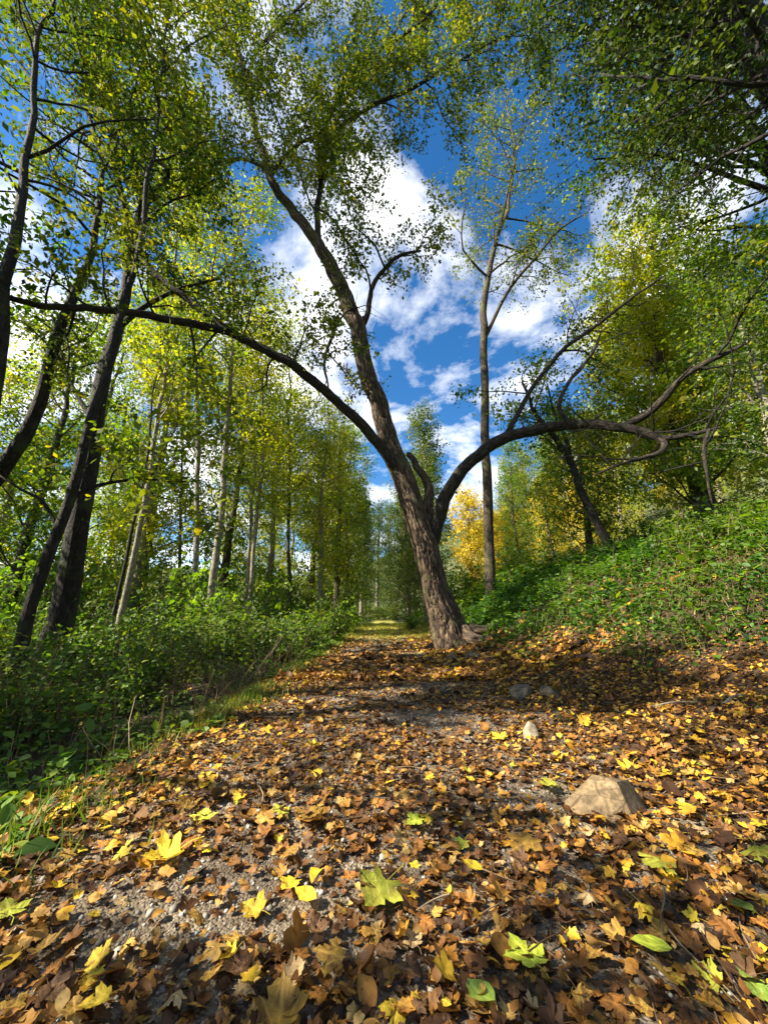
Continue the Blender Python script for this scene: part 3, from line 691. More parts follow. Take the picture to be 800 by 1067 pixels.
def cover(name, x, y, hf, size, mats, leafm, per, tmpl, label_kind='stuff', spread=.11, stems=True):
    """a mass of little plants: a stem each with leaves round it"""
    g = Geo()
    z = ground_z(x, y); h = hf(x, y) * rng.uniform(.45, 1.1, len(x))
    A = np.stack([x, y, z], -1)
    n = len(x)
    f = rng.random((n, per)) ** .6
    lean = rng.normal(0, .22, (n, 2))
    P = A[:, None, :] + np.stack([lean[:, 0:1] * f * h[:, None], lean[:, 1:2] * f * h[:, None], f * h[:, None]], -1)
    P = P.reshape(-1, 3); P[:, :2] += rng.normal(0, 1, (len(P), 2)) * np.repeat(np.minimum(spread, .25 * h + .03), per)[:, None]
    k = np.linalg.norm(P - np.array([0, 0, EYE]), axis=1) > .9
    P = P[k]; m = len(P)
    ax = rng.normal(0, 1, (m, 3)) * np.array([1, 1, .35])
    nr = rng.normal(0, .38, (m, 3)); nr[:, 2] += 1
    dist = np.linalg.norm(P, axis=1)
    stamp(g, tmpl, P, ax, nr, size * np.clip(dist / 5, 1, 2.2) * rng.lognormal(0, .3, m), 0)
    if stems:
        w = .004 * np.clip(dist[0] / 4, 1, 2)
        T = A + np.stack([lean[:, 0] * h, lean[:, 1] * h, h], -1)
        side = norm(rng.normal(0, 1, (n, 3)) * np.array([1, 1, 0])) * .0035
        V = np.stack([A - side, A + side, T + side * .4, T - side * .4], 1).reshape(-1, 3)
        g.add(V, [np.arange(n * 4).reshape(-1, 4)], 1)
    print(name, m)
    return tag(g.build(name, [leafm, mats]), kind='stuff')

def clump(x, y, s=1.0, o=0.0): return fbm(x * s + 31 + o, y * s + 57 + o, 3) / .94
# left: herbs and brambles from the path edge into the wood
def hl(x, y):
    s = np.clip(-1.2 - x, 0, None)
    return (.10 + .66 * sstep(0, 1.6, s) * sstep(1.5, 4.5, y) + .25 * sstep(0, 1.8, s)) * (.15 + 2.6 * clump(x, y, 1.1) ** 2)
x, y = scatter(15000, (-10, -1.08), (.7, 12), lambda x, y: (.25 + .9 * sstep(.35, .6, clump(x, y, 1.6, 5))) * (1 - .75 * sstep(.50, .62, clump(x, y, .9, 77))) * sstep(-1.0, -1.5, x + .25 * (fbm(y * 2, y * 0) - .45)))
cover('undergrowth', x, y, hl, .043, G_DRY, G_HERB, 13, OVAL)
x, y = scatter(6500, (-30, -1.6), (11, 34), lambda x, y: .3 + .7 * clump(x, y, .6))
cover('undergrowth', x, y, lambda x, y: .5 + .9 * clump(x, y, .5), .075, G_DRY, G_BRIGHT, 8, RHOMB, spread=.2)
# right bank: ivy and low herbs
def bank_mask(x, y):
    s = x - foot(y) + 1.3 * (clump(x, y, 1.1) - .5)
    return sstep(.05, .95, s)
x, y = scatter(46000, (1.6, 11), (1.2, 14), lambda x, y: bank_mask(x, y) * (.3 + .7 * clump(x, y, 1.1, 3)))
cover('ground_ivy', x, y, lambda x, y: .05 + 1.25 * clump(x, y, 1.9, 9) ** 3, .040, G_DRY, G_BANK, 10, OVAL, spread=.09)
x, y = scatter(1300, (1.7, 10), (1.5, 13), lambda x, y: bank_mask(x, y) * sstep(.42, .6, clump(x, y, 1.5, 33)))
cover('bank_herbs', x, y, lambda x, y: .18 + .5 * clump(x, y, 1.4, 9), .06, G_DRY, G_BRIGHT, 7, OVAL, spread=.12)
x, y = scatter(7000, (2.2, 26), (12, 34), lambda x, y: .35 + .65 * clump(x, y, .5))
cover('undergrowth', x, y, lambda x, y: .3 + .9 * clump(x, y, .5), .07, G_DRY, G_BRIGHT, 8, RHOMB, spread=.2)

# grass blades
BLADE = (np.array([[-.035, 0, 0], [.035, 0, 0], [.026, .45, .03], [-.026, .45, .03], [.012, .8, .12], [-.012, .8, .12], [0, 1, .25]]), [np.array([[0, 1, 2, 3], [3, 2, 4, 5]]), np.array([[5, 4, 6]])])
def blades(name, x, y, hf, matl):
    g = Geo(); n = len(x)
    P = np.stack([x, y, ground_z(x, y) - .005], -1)
    ax = rng.normal(0, .75 if name == 'dry_stalks' else .38, (n, 3)); ax[:, 2] = 1
    nr = rng.normal(0, 1, (n, 3)); nr[:, 2] = rng.uniform(-.2, .2, n)
    stamp(g, BLADE, P, ax, nr, hf(x, y) * rng.uniform(.5, 1.3, n), 0)
    return tag(g.build(name, matl), kind='stuff')
x, y = scatter(60000, (-2.2, -.75), (.8, 15), lambda x, y: np.exp(-((x + 1.3 - .25 * (clump(x, y * .7, 1.2, 12) - .5)) / .24) ** 2) * (.15 + .8 * sstep(.42, .62, clump(x, y, 1.8, 2))) * (.3 + .7 * sstep(1.5, 3.5, y)))
blades('grass', x, y, lambda x, y: .06 + .06 * clump(x, y, 1), G_GRASS)
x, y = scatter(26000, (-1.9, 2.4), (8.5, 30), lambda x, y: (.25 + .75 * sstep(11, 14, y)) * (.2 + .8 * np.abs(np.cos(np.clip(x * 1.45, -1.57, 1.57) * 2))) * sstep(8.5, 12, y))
blades('grass', x, y, lambda x, y: .07 + .003 * y, G_SUNTINT)
x, y = scatter(9000, (1.6, 9), (3, 13), lambda x, y: bank_mask(x, y) * sstep(.45, .65, clump(x, y, .8, 21)))
blades('grass', x, y, lambda x, y: .10 + .10 * clump(x, y, 1), G_GRASS)
x, y = scatter(3000, (.6, 4), (.7, 4), lambda x, y: sstep(.56, .68, clump(x, y, 2.2, 41)) * .8)
blades('grass', x, y, lambda x, y: .05 + .03 * clump(x, y, 1), G_GRASS)
# dry stalks
x, y = scatter(12000, (-6, -1.4), (1.0, 9), lambda x, y: sstep(.48, .62, clump(x, y, .9, 77)))
BLADE = (BLADE[0] * np.array([.22, 1, 1.6]), BLADE[1])
blades('dry_stalks', x, y, lambda x, y: .25 + .5 * clump(x, y, 1), G_DRY)

x, y = scatter(600, (1.8, 9), (2, 12), lambda x, y: bank_mask(x, y) * sstep(.46, .6, clump(x, y, 1.1, 91)))
blades('dry_stalks', x, y, lambda x, y: .15 + .4 * clump(x, y, 1), G_DRY)
# bushes that stand out as individuals
def bush_proto(h, w, leaf, n, lsize, per, label):
    root = thing('bush', (0, 0, 0), label, 'bush')
    g = Geo(); anc = []
    gs = Geo()
    for i in range(n):
        a = rng.random() * 6.28; t = rng.uniform(.1, .9)
        d = norm(np.array([math.cos(a) * t * w, math.sin(a) * t * w, h]))
        c = twig_path(np.array([math.cos(a), math.sin(a), 0]) * .05, d, h * rng.uniform(.7, 1.25), 6, .16, -.03)
        r = np.linspace(.010, .003, len(c)); tube(gs, c, r, 4)
        for b in spawn((c, r), 6, (h * .18, h * .4), (35, 75), .2, .05, 3, .25, -.05):
            tube(gs, *b, 3); anc += list(b[0][1:])
    leaves(g, anc, per, .05, lsize, 0, np.zeros(3), tmpl=OVAL, prune=False)
    gs.build('stems', G_DRY, root); g.build('foliage', leaf, root)
    return root
BP = [bush_proto(.85, .7, G_HERB, 16, .06, 4, 'x'), bush_proto(1.1, .6, G_BRIGHT, 18, .065, 4, 'x'), bush_proto(.7, .9, G_DARK, 16, .055, 5, 'x')]
BUSH = [ # proto, photo x, distance, scale, label
 (1, 345, 10.5, 1.0, 'fresh green bush crowding the left path edge furthest from the viewer'),
 (0, 318, 8.2, .95, 'dark green bush on the left path edge before the furthest bush'),
 (0, 285, 6.6, .9, 'leafy bush left of the path, in front of the twin pale trunks'),
 (2, 215, 6.4, 1.1, 'broad dark bush at the foot of the stoutest pale trunk'),
 (1, 150, 6.8, .95, 'bright green bush at the foot of the leftmost pale trunk'),
 (0, 95, 5.2, 1.1, 'dark green bush before the thick mossy tree'),
 (2, 40, 5.4, 1.15, 'spreading bush between the slanting tree and the left edge'),
 (0, 160, 4.2, .75, 'low bush amid dry stalks in the middle of the left undergrowth'),
 (2, 60, 3.4, .7, 'low leafy plant under the slanting dark tree'),
 (1, 250, 9.5, 1.0, 'green bush just right of the stoutest pale trunk'),
 (1, 470, 15, 1.25, 'sunlit green bush behind the leaning trunk'),
 (1, 540, 13.5, 1.35, 'bright green bush right of the straight slim tree'),
 (1, 492, 14.5, 1.2, 'green bush between the leaning trunk and the straight slim tree'),
 (0, 428, 17, .9, 'low rounded bush at the right path edge beyond the leaning tree'),
 (2, 590, 10.5, 1.2, 'dark bush on the bank crest at the foot of the tilted tree'),
 (0, 690, 8.4, 1.1, 'bush on the bank below the thicket'),
 (2, 770, 7.0, 1.2, 'dark bush on the bank by the right edge'),
]
seen = set()
for k, px, Y, s, lab in BUSH:
    d = W(px, 640, Y); x, y = d[0], Y
    o = BP[k] if k not in seen else copy_tree(BP[k]); seen.add(k)
    o.location = (x, y, float(ground_z(x, y)) - .02); o.scale = (s, s, s); o.rotation_euler = (0, 0, rng.random() * 6.28)
    o['label'] = lab; o['group'] = 'bushes in the undergrowth'

spots = [(-4.2, 9.6, 1.5, 1), (-5.4, 11.2, 2.2, 1), (-7.6, 10.8, 2.0, 0), (-8.6, 8.4, 1.8, 1), (-9.6, 11.5, 2.6, 1), (-6.2, 14, 2.6, 0), (-4.0, 13.5, 1.9, 1), (-11.5, 9.5, 2.3, 0), (-3.6, 17.5, 2.2, 0), (-8.0, 16, 2.8, 1), (-6.8, 7.2, 1.5, 2), (-5.2, 19.5, 2.8, 1), (-12.5, 13.5, 3.0, 1), (-3.0, 24, 2.6, 1)]
for i_, (x, y) in enumerate(((-1.6, 47), (0, 50), (1.5, 48), (-3.4, 41), (2.6, 40))):
    o = copy_tree(BP[2]); o.location = (x, y, float(ground_z(x, y)) - .1); o.scale = (2.6, 2.6, 3.0); o.rotation_euler = (0, 0, i_ * 1.3)
    o['label'] = ('left end', 'middle', 'right end', 'nearer one at left', 'nearer one at right')[i_] + ' of the dark bushes closing the far end of the path'; o['group'] = 'dark bushes at the end of the path'
spots.sort(key=lambda q: q[0] / q[1])
for i_, (x, y, s, k) in enumerate(spots):
    o = copy_tree(BP[k]); o.location = (x, y, float(ground_z(x, y)) - .05); o.scale = (s * .9, s * .9, s); o.rotation_euler = (0, 0, rng.random() * 6.28)
    o['label'] = NUM[i_] + ' from the left of the tall bushes among the pale trunks'; o['group'] = 'tall bushes in the left wood'

# ------------------------------------------------------------------ fallen leaves
HALF = [(0, 0), (.10, -.05), (.28, -.10), (.45, -.04), (.40, .05), (.37, .13), (.48, .17), (.57, .27), (.72, .42), (.60, .45), (.52, .55), (.40, .52), (.31, .50), (.31, .60), (.35, .70), (.24, .74), (.18, .85), (.08, .90), (0, 1.04)]
def maple(curl, cup, jit, seed, skew=0.0, fold=0.0):
    q = np.random.default_rng(seed)
    out = np.array(HALF + [(-a, b) for a, b in HALF[-2:0:-1]], float)
    out += q.normal(0, .026, out.shape)
    c = np.array([0, .36]); n = len(out)
    rings = [c + (out - c) * s for s in (.3, .66, 1.0)]
    P = np.vstack([c[None]] + rings)
    r2 = np.sum((P - c) ** 2, 1)
    ang = np.arctan2(P[:, 1] - c[1], P[:, 0])
    z = curl * P[:, 0] ** 2 + cup * r2 + skew * P[:, 0] * (P[:, 1] - .3) + fold * np.abs(P[:, 0]) + .05 * np.cos(5 * ang) * np.sqrt(r2) \
        + jit * (np.array([vnoise(np.array(a * 3.1 + seed * 7.7), np.array(b * 3.1 + seed)) for a, b in P]) - .5)
    V = np.column_stack([P[:, 0], P[:, 1] - .36, z * .62]); V = V * np.array([.86, .86, .86])
    i = np.arange(n); j = (i + 1) % n
    T = np.stack([np.zeros(n, int), 1 + i, 1 + j], -1)
    Qs = np.vstack([np.stack([1 + k * n + i, 1 + (k + 1) * n + i, 1 + (k + 1) * n + j, 1 + k * n + j], -1) for k in (0, 1)])
    # leaf stalk
    m = len(V); s0 = V[1 + 2 * n] ; tip = s0 + np.array([q.normal(0, .12), -.55, q.uniform(.0, .12)])
    mid = (s0 + tip) / 2 + np.array([q.normal(0, .05), 0, .03])
    w = np.array([.012, 0, 0])
    V = np.vstack([V, s0 - w, s0 + w, mid + w, mid - w, tip + w, tip - w])
    st = np.array([[m, m + 1, m + 2, m + 3], [m + 3, m + 2, m + 4, m + 5]])
    return V, [T, np.vstack([Qs, st])]
def ovate(curl, fold, seed):
    q = np.random.default_rng(seed); t = np.linspace(0, 1, 8); w = .33 * np.sin(math.pi * t ** .85) ** .9
    V = []; 
    for a, b in zip(t, w):
        for s in (-1, 0, 1):
            V.append((s * b + q.normal(0, .012), a - .5, fold * b * abs(s) + curl * (a - .5) ** 2 + q.normal(0, .012)))
    Qs = [[i * 3 + k, i * 3 + k + 1, i * 3 + k + 4, i * 3 + k + 3] for i in range(7) for k in (0, 1)]
    return np.array(V), [np.array(Qs)]
TM = [maple(.12, .05, .12, 1), maple(.5, .25, .25, 2), maple(-.35, .2, .3, 3, .5), maple(.9, -.2, .3, 4), maple(.3, .7, .35, 5), maple(-.5, -.25, .25, 6, -.6), maple(.0, .0, .1, 7), maple(1.2, .3, .4, 8, .4)]
TO = [ovate(.4, .3, 1), ovate(-.5, .5, 2), ovate(1.0, .8, 3), ovate(.1, .15, 4)]

def litter_mat(name, stops, gloss=.06, trans=.18, vein=True):
    m, N, L = mat(name)
    geo = N.new('ShaderNodeNewGeometry')
    r = ramp(N, stops); L.new(geo.outputs['Random Per Island'], r.inputs[0])
    tc = N.new('ShaderNodeTexCoord'); no = N.new('ShaderNodeTexNoise'); no.inputs['Scale'].default_value = 45; no.inputs['Detail'].default_value = 5
    L.new(tc.outputs['Object'], no.inputs['Vector'])
    r2 = ramp(N, [(.3, (.45, .38, .32)), (.55, (1, 1, 1)), (.75, (1.25, 1.2, 1.1))]); L.new(no.outputs[0], r2.inputs[0])
    mx = N.new('ShaderNodeMix'); mx.data_type = 'RGBA'; mx.blend_type = 'MULTIPLY'; mx.inputs[0].default_value = 1
    L.new(r.outputs[0], mx.inputs[6]); L.new(r2.outputs[0], mx.inputs[7])
    d = N.new('ShaderNodeBsdfPrincipled'); d.inputs['Roughness'].default_value = .62; L.new(mx.outputs[2], d.inputs['Base Color'])
    d.inputs['Specular IOR Level'].default_value = .35
    bp = N.new('ShaderNodeBump'); bp.inputs['Strength'].default_value = .35; bp.inputs['Distance'].default_value = .004
    L.new(no.outputs[0], bp.inputs['Height']); L.new(bp.outputs[0], d.inputs['Normal'])
    t = N.new('ShaderNodeBsdfTranslucent'); L.new(mx.outputs[2], t.inputs[0])
    ms = N.new('ShaderNodeMixShader'); ms.inputs[0].default_value = trans
    L.new(d.outputs[0], ms.inputs[1]); L.new(t.outputs[0], ms.inputs[2])
    o = N.new('ShaderNodeOutputMaterial'); L.new(ms.outputs[0], o.inputs[0])
    return m
BROWN = [(0, (.032, .014, .006)), (.3, (.085, .038, .012)), (.55, (.19, .082, .018)), (.75, (.33, .15, .026)), (.9, (.48, .26, .05)), (1, (.54, .36, .12))]
OCHRE = [(0, (.24, .10, .014)), (.3, (.44, .21, .02)), (.6, (.60, .34, .026)), (.88, (.72, .47, .03)), (1, (.56, .46, .045))]
M_BROWN, M_OCHRE = litter_mat('brown_litter', BROWN), litter_mat('ochre_litter', OCHRE)

def litter_density(x, y):
    d = sstep(-1.75, -1.05, x) * (1 - .85 * bank_mask(x, y))
    bare = sstep(.50, .62, clump(x, y, 1.7, 63)) * sstep(1.0, .6, np.abs(x)) * .75      # gravel showing through on the track
    q = GP(275, 940); bare = np.maximum(bare, np.exp(-((x - q[0]) / .28) ** 2 - ((y - q[1]) / .22) ** 2) * .8)
    return d * (1 - bare) * (1 - .75 * sstep(10, 15, y))
def strew(n, yr, size, mats, tm, frac, name, bump=.012, tilt=.28, xr=(-1.9, 5.5)):
    g = Geo()
    x, y = scatter(n, xr, yr, lambda x, y: litter_density(x, y) * frac(x, y))
    m = len(x); which = rng.integers(0, len(tm), m)
    z = ground_z(x, y) + .006 + rng.random(m) * bump
    P = np.stack([x, y, z], -1)
    dz = .02
    gn = np.stack([-(ground_z(x + dz, y) - ground_z(x - dz, y)) / (2 * dz), -(ground_z(x, y + dz) - ground_z(x, y - dz)) / (2 * dz), np.ones(m)], -1)
    nr = norm(gn) + rng.normal(0, tilt, (m, 3)) * np.array([1, 1, .1])
    ax = rng.normal(0, 1, (m, 3))
    ax -= norm(nr) * np.sum(ax * norm(nr), -1, keepdims=True)
    flip = np.where(rng.random(m) < .4, -1.0, 1.0)[:, None]
    sz = size * rng.lognormal(-.05, .42, m)
    for k in range(len(tm)):
        s = which == k
        stamp(g, tm[k], P[s], ax[s], nr[s] * flip[s], sz[s], 0)
    print(name, m)
    return tag(g.build(name, mats, smooth=True), kind='stuff')
edge = lambda x, y: .25 + .75 * sstep(.25, 1.0, np.abs(x))
strew(42000, (.35, 5), .027, M_BROWN, TM + TO, lambda x, y: 1 + 0 * x, 'leaf_litter', .022, .4)
strew(46000, (.35, 4.5), .019, M_BROWN, TO + TM[2:6], lambda x, y: 1 + 0 * x, 'leaf_litter', .006, .5)
strew(9000, (.35, 5), .030, M_OCHRE, TM + TO[:2], edge, 'leaf_litter', .03, .4)
strew(30000, (4.5, 22), .06, M_BROWN, TM + TO, lambda x, y: 1 + 0 * x, 'leaf_litter', .015, .45)
strew(11000, (4.5, 24), .062, M_OCHRE, TM, lambda x, y: edge(x, y) * (.4 + .6 * clump(x, y, 1.3, 8)), 'leaf_litter', .02, .45)
# stray leaves caught on bank and among the herbs
def stray(x, y): return .06 + 0 * x
g = Geo(); x, y = scatter(500, (-4.5, 8), (.8, 9), lambda x, y: 1 - np.clip(litter_density(x, y), 0, 1))
P = np.stack([x, y, ground_z(x, y) + rng.uniform(.01, .08, len(x))], -1); m_ = len(x)
stamp(g, TM[4], P, rng.normal(0, 1, (m_, 3)), rng.normal(0, .5, (m_, 3)) + np.array([0, 0, 1.0]), rng.uniform(.035, .065, m_), 0)
tag(g.build('leaf_litter', M_OCHRE), kind='stuff')

# pebbles and grit on the bare track
ico = np.array([[0, 0, 1], [.89, 0, .45], [.28, .85, .45], [-.72, .53, .45], [-.72, -.53, .45], [.28, -.85, .45], [.72, .53, -.45], [-.28, .85, -.45], [-.89, 0, -.45], [-.28, -.85, -.45], [.72, -.53, -.45], [0, 0, -1]])
icf = np.array([[0, 1, 2], [0, 2, 3], [0, 3, 4], [0, 4, 5], [0, 5, 1], [1, 6, 2], [2, 7, 3], [3, 8, 4], [4, 9, 5], [5, 10, 1], [2, 6, 7], [3, 7, 8], [4, 8, 9], [5, 9, 10], [1, 10, 6], [6, 11, 7], [7, 11, 8], [8, 11, 9], [9, 11, 10], [10, 11, 6]])
peb = (ico * np.array([1, .8, .55]), [icf])
g = Geo(); x, y = scatter(14000, (-1.0, 1.1), (.4, 4.2), lambda x, y: .35 + .65 * (1 - litter_density(x, y)))
m_ = len(x); P = np.stack([x, y, ground_z(x, y) + .005], -1)
stamp(g, peb, P, rng.normal(0, 1, (m_, 3)) * np.array([1, 1, .2]), rng.normal(0, .3, (m_, 3)) + np.array([0, 0, 1.0]), rng.lognormal(-5.35, .45, m_), 0)
M_PEB = leaf_mat('pebble', [(0, (.10, .085, .07)), (.6, (.26, .24, .21)), (1, (.46, .44, .40))], trans=0, gloss=.03)
tag(g.build('gravel', M_PEB), kind='stuff')
# little twigs
g = Geo(); x, y = scatter(420, (-1.3, 4), (.5, 6), lambda x, y: litter_density(x, y))
for a, b in zip(x, y):
    d = norm(np.array([rng.normal(), rng.normal(), 0])); c = twig_path(np.array([a, b, ground_z(a, b) + .018]), d, rng.uniform(.06, .28), 4, .15, 0)
    c[:, 2] = ground_z(c[:, 0], c[:, 1]) + rng.uniform(.012, .03); tube(g, c, np.linspace(.0028, .0012, 5), 4)
tag(g.build('twig_litter', G_DRY), kind='stuff')

# individual leaves: the ones that catch the eye first, then the largest of the rest
def flat_leaf(name, base, edge_, spot=.5, trans=.25):
    m, N, L = mat(name)
    tc = N.new('ShaderNodeTexCoord'); no = N.new('ShaderNodeTexNoise'); no.inputs['Scale'].default_value = 2.6; no.inputs['Detail'].default_value = 7; no.inputs['Roughness'].default_value = .62
    L.new(tc.outputs['Object'], no.inputs['Vector'])
    sx = N.new('ShaderNodeSeparateXYZ'); L.new(tc.outputs['Object'], sx.inputs[0])
    ab = N.new('ShaderNodeMath'); ab.operation = 'ABSOLUTE'; L.new(sx.outputs[0], ab.inputs[0])
    lt = N.new('ShaderNodeMapRange'); lt.inputs[1].default_value, lt.inputs[2].default_value, lt.inputs[3].default_value, lt.inputs[4].default_value = .004, .022, .55, 0
    L.new(ab.outputs[0], lt.inputs[0])
    yo = N.new('ShaderNodeMath'); yo.operation = 'ADD'; yo.inputs[1].default_value = .31; L.new(sx.outputs[1], yo.inputs[0])
    an = N.new('ShaderNodeMath'); an.operation = 'ARCTAN2'; L.new(sx.outputs[0], an.inputs[0]); L.new(yo.outputs[0], an.inputs[1])
    pp = N.new('ShaderNodeMath'); pp.operation = 'PINGPONG'; pp.inputs[1].default_value = .36; L.new(an.outputs[0], pp.inputs[0])
    rd = N.new('ShaderNodeVectorMath'); rd.operation = 'LENGTH'; L.new(tc.outputs['Object'], rd.inputs[0])
    vd = N.new('ShaderNodeMath'); vd.operation = 'MULTIPLY'; L.new(pp.outputs[0], vd.inputs[0]); L.new(rd.outputs['Value'], vd.inputs[1])
    mn = N.new('ShaderNodeMath'); mn.operation = 'MINIMUM'; L.new(vd.outputs[0], mn.inputs[0]); L.new(ab.outputs[0], mn.inputs[1])
    L.new(mn.outputs[0], lt.inputs[0])
    r = ramp(N, [(.36, edge_), (.36 + .28 * spot, base), (.8, tuple(c * 1.12 for c in base))]); L.new(no.outputs[0], r.inputs[0])
    mx = N.new('ShaderNodeMix'); mx.data_type = 'RGBA'; L.new(lt.outputs[0], mx.inputs[0]); L.new(r.outputs[0], mx.inputs[6]); mx.inputs[7].default_value = (*[min(1, c * 1.5 + .03) for c in base], 1)
    oi = N.new('ShaderNodeObjectInfo'); hs = N.new('ShaderNodeHueSaturation'); mr = N.new('ShaderNodeMapRange')
    mr.inputs[3].default_value, mr.inputs[4].default_value = .6, 1.25; L.new(oi.outputs['Random'], mr.inputs[0]); L.new(mr.outputs[0], hs.inputs['Value'])
    L.new(mx.outputs[2], hs.inputs['Color'])
    d = N.new('ShaderNodeBsdfPrincipled'); d.inputs['Roughness'].default_value = .55; d.inputs['Specular IOR Level'].default_value = .35; L.new(hs.outputs[0], d.inputs['Base Color'])
    bp = N.new('ShaderNodeBump'); bp.inputs['Strength'].default_value = .4; bp.inputs['Distance'].default_value = .05
    L.new(no.outputs[0], bp.inputs['Height']); L.new(bp.outputs[0], d.inputs['Normal'])
    t = N.new('ShaderNodeBsdfTranslucent'); L.new(hs.outputs[0], t.inputs[0])
    ms = N.new('ShaderNodeMixShader'); ms.inputs[0].default_value = trans
    L.new(d.outputs[0], ms.inputs[1]); L.new(t.outputs[0], ms.inputs[2])
    o = N.new('ShaderNodeOutputMaterial'); L.new(ms.outputs[0], o.inputs[0])
    return m
LM = {'lime': flat_leaf('lime_leaf', (.46, .54, .05), (.42, .40, .04)), 'yellow': flat_leaf('yellow_leaf', (.72, .52, .035), (.45, .26, .04)),
      'yg': flat_leaf('yellow_green_fallen', (.50, .52, .06), (.42, .30, .05)), 'ochre': flat_leaf('ochre_leaf', (.48, .29, .05), (.20, .09, .03), .7), 'orange': flat_leaf('orange_leaf', (.50, .21, .04), (.25, .10, .03), .7),
      'brown': flat_leaf('brown_leaf', (.20, .10, .04), (.07, .035, .018), .8), 'tan': flat_leaf('tan_leaf', (.52, .36, .17), (.3, .17, .07)), 'green': flat_leaf('green_leaf', (.20, .30, .045), (.36, .34, .05))}
_lm = {}
def leaf_mesh(t, c):
    if (t, c) not in _lm:
        g = Geo(); g.add(*(TM[t] if t < 10 else TO[t - 10]), 0); o = g.build('fallen_leaf', LM[c]); _lm[(t, c)] = o.data
        bpy.data.objects.remove(o)
    return _lm[(t, c)]
from mathutils import Vector, Matrix
def put_leaf(x, y, size, t, c, rz, label, group=None, dz=.02, tilt=.15, flip=False):
    o = bpy.data.objects.new('fallen_leaf', leaf_mesh(t, c)); COL.objects.link(o)
    dd = .03
    n = Vector((-(ground_z(x + dd, y) - ground_z(x - dd, y)) / (2 * dd) + rng.normal(0, tilt), -(ground_z(x, y + dd) - ground_z(x, y - dd)) / (2 * dd) + rng.normal(0, tilt), 1)).normalized()
    q = Vector((0, 0, 1)).rotation_difference(n).to_matrix() @ Matrix.Rotation(rz, 3, 'Z')
    if flip: q = q @ Matrix.Rotation(math.pi, 3, 'Y')
    o.matrix_world = Matrix.Translation((float(x), float(y), float(ground_z(x, y)) + dz)) @ q.to_4x4() @ Matrix.Scale(size, 4)
    return tag(o, label, 'leaf', group)
SPEC = [ # px, py, width px, template, colour, rotation, label
 (395, 932, 58, 3, 'yg', 2.6, 'large folded yellow green maple leaf beside the sunlit gravel'),
 (547, 990, 54, 6, 'lime', .4, 'bright lime green maple leaf lying flat on dark litter'),
 (546, 877, 46, 0, 'ochre', 2.2, 'large ochre leaf below and left of the big pale rock'),
 (292, 1052, 64, 4, 'ochre', .1, 'largest ochre brown leaf, nearest the viewer left of the middle'),
 (678, 983, 34, 13, 'lime', 1.3, 'pointed yellow and green leaf right of the lime maple leaf'),
 (684, 898, 42, 2, 'yg', 1.9, 'deeply lobed yellow green leaf in front of the big pale rock'),
 (771, 943, 24, 13, 'green', .2, 'small upright green leaf near the right edge'),
 (772, 1012, 44, 4, 'brown', 1.0, 'broad brown leaf overlapping a green one in the right foreground'),
 (793, 1032, 44, 0, 'green', 2.0, 'green maple leaf cut by the right edge under the broad brown one'),
 (500, 1036, 34, 10, 'green', .7, 'green and pale half-curled leaf left of the lime maple leaf, nearer the viewer'),
 (430, 977, 26, 6, 'tan', .5, 'small pale tan maple leaf under the folded yellow green one'),
 (265, 947, 32, 1, 'yellow', 1.2, 'bright yellow leaf at the near edge of the sunlit gravel'),
 (302, 921, 28, 1, 'yellow', 2.7, 'bright yellow leaf in the middle of the sunlit gravel'),
 (318, 933, 24, 10, 'yellow', 1.2, 'oval yellow leaf touching the one in the middle of the gravel'),
 (640, 972, 30, 1, 'ochre', .9, 'curled ochre yellow leaf between the lime leaf and the pointed one'),
 (716, 842, 24, 1, 'yellow', 1.9, 'yellow leaf right of the big pale rock'),
 (520, 766, 22, 6, 'yellow', .6, 'bright yellow leaf left of the small white stone'),
 (10, 945, 42, 6, 'yg', .9, 'sunlit yellow green leaf at the left edge'),
 (172, 890, 52, 4, 'yellow', 2.2, 'big sunlit yellow leaf on the left verge'),
 (212, 849, 30, 0, 'yg', .3, 'yellow green leaf above the big sunlit yellow one'),
 (345, 995, 44, 2, 'ochre', 1.4, 'ochre maple leaf just in front of the sunlit gravel'),
 (600, 1012, 36, 7, 'orange', .2, 'orange tan leaf right of the lime maple leaf'),
 (640, 1046, 38, 5, 'orange', 1.2, 'orange leaf nearest the viewer right of the lime maple leaf'),
 (790, 888, 34, 2, 'yg', 2.4, 'pale yellow green leaf at the right edge beyond the small upright one'),
 (325, 846, 40, 0, 'ochre', 2.8, 'broad tan ochre leaf on the middle of the path'),
 (292, 843, 26, 6, 'yg', .8, 'small yellow green leaf left of the broad tan ochre one'),
 (48, 985, 34, 1, 'ochre', .5, 'ochre leaf in the lower left shade'),
 (102, 1042, 36, 1, 'yellow', 2.0, 'dull yellow leaf in the lower left corner shade'),
 (78, 1048, 32, 0, 'ochre', .7, 'ochre leaf touching the dull yellow corner leaf'),
 (492, 903, 20, 10, 'yellow', 1.0, 'small oval yellow leaf left of the large ochre one'),
 (432, 858, 26, 3, 'lime', 2.2, 'lime green curled leaf in the middle of the path'),
 (690, 805, 26, 6, 'yellow', .9, 'yellow leaf just behind the big pale rock'),
 (655, 800, 26, 4, 'yellow', 2.1, 'curled yellow leaf touching the far side of the big rock'),
 (572, 818, 26, 1, 'yg', 1.5, 'yellow green leaf left of the big pale rock'),
]
taken = []
for px, py, wpx, t, c, rz, lab in SPEC:
    p = GP(px, py, .03); d = p[1] * cP + (p[2] - EYE) * sP
    size = 1.0 * wpx / F * d / (1.25 if t < 10 else .9)
    put_leaf(p[0], p[1], size, t, c, rz, lab, dz=.028 + .012 * (t in (3, 7)), tilt=.12)
    taken.append((p[0], p[1], size * .5))
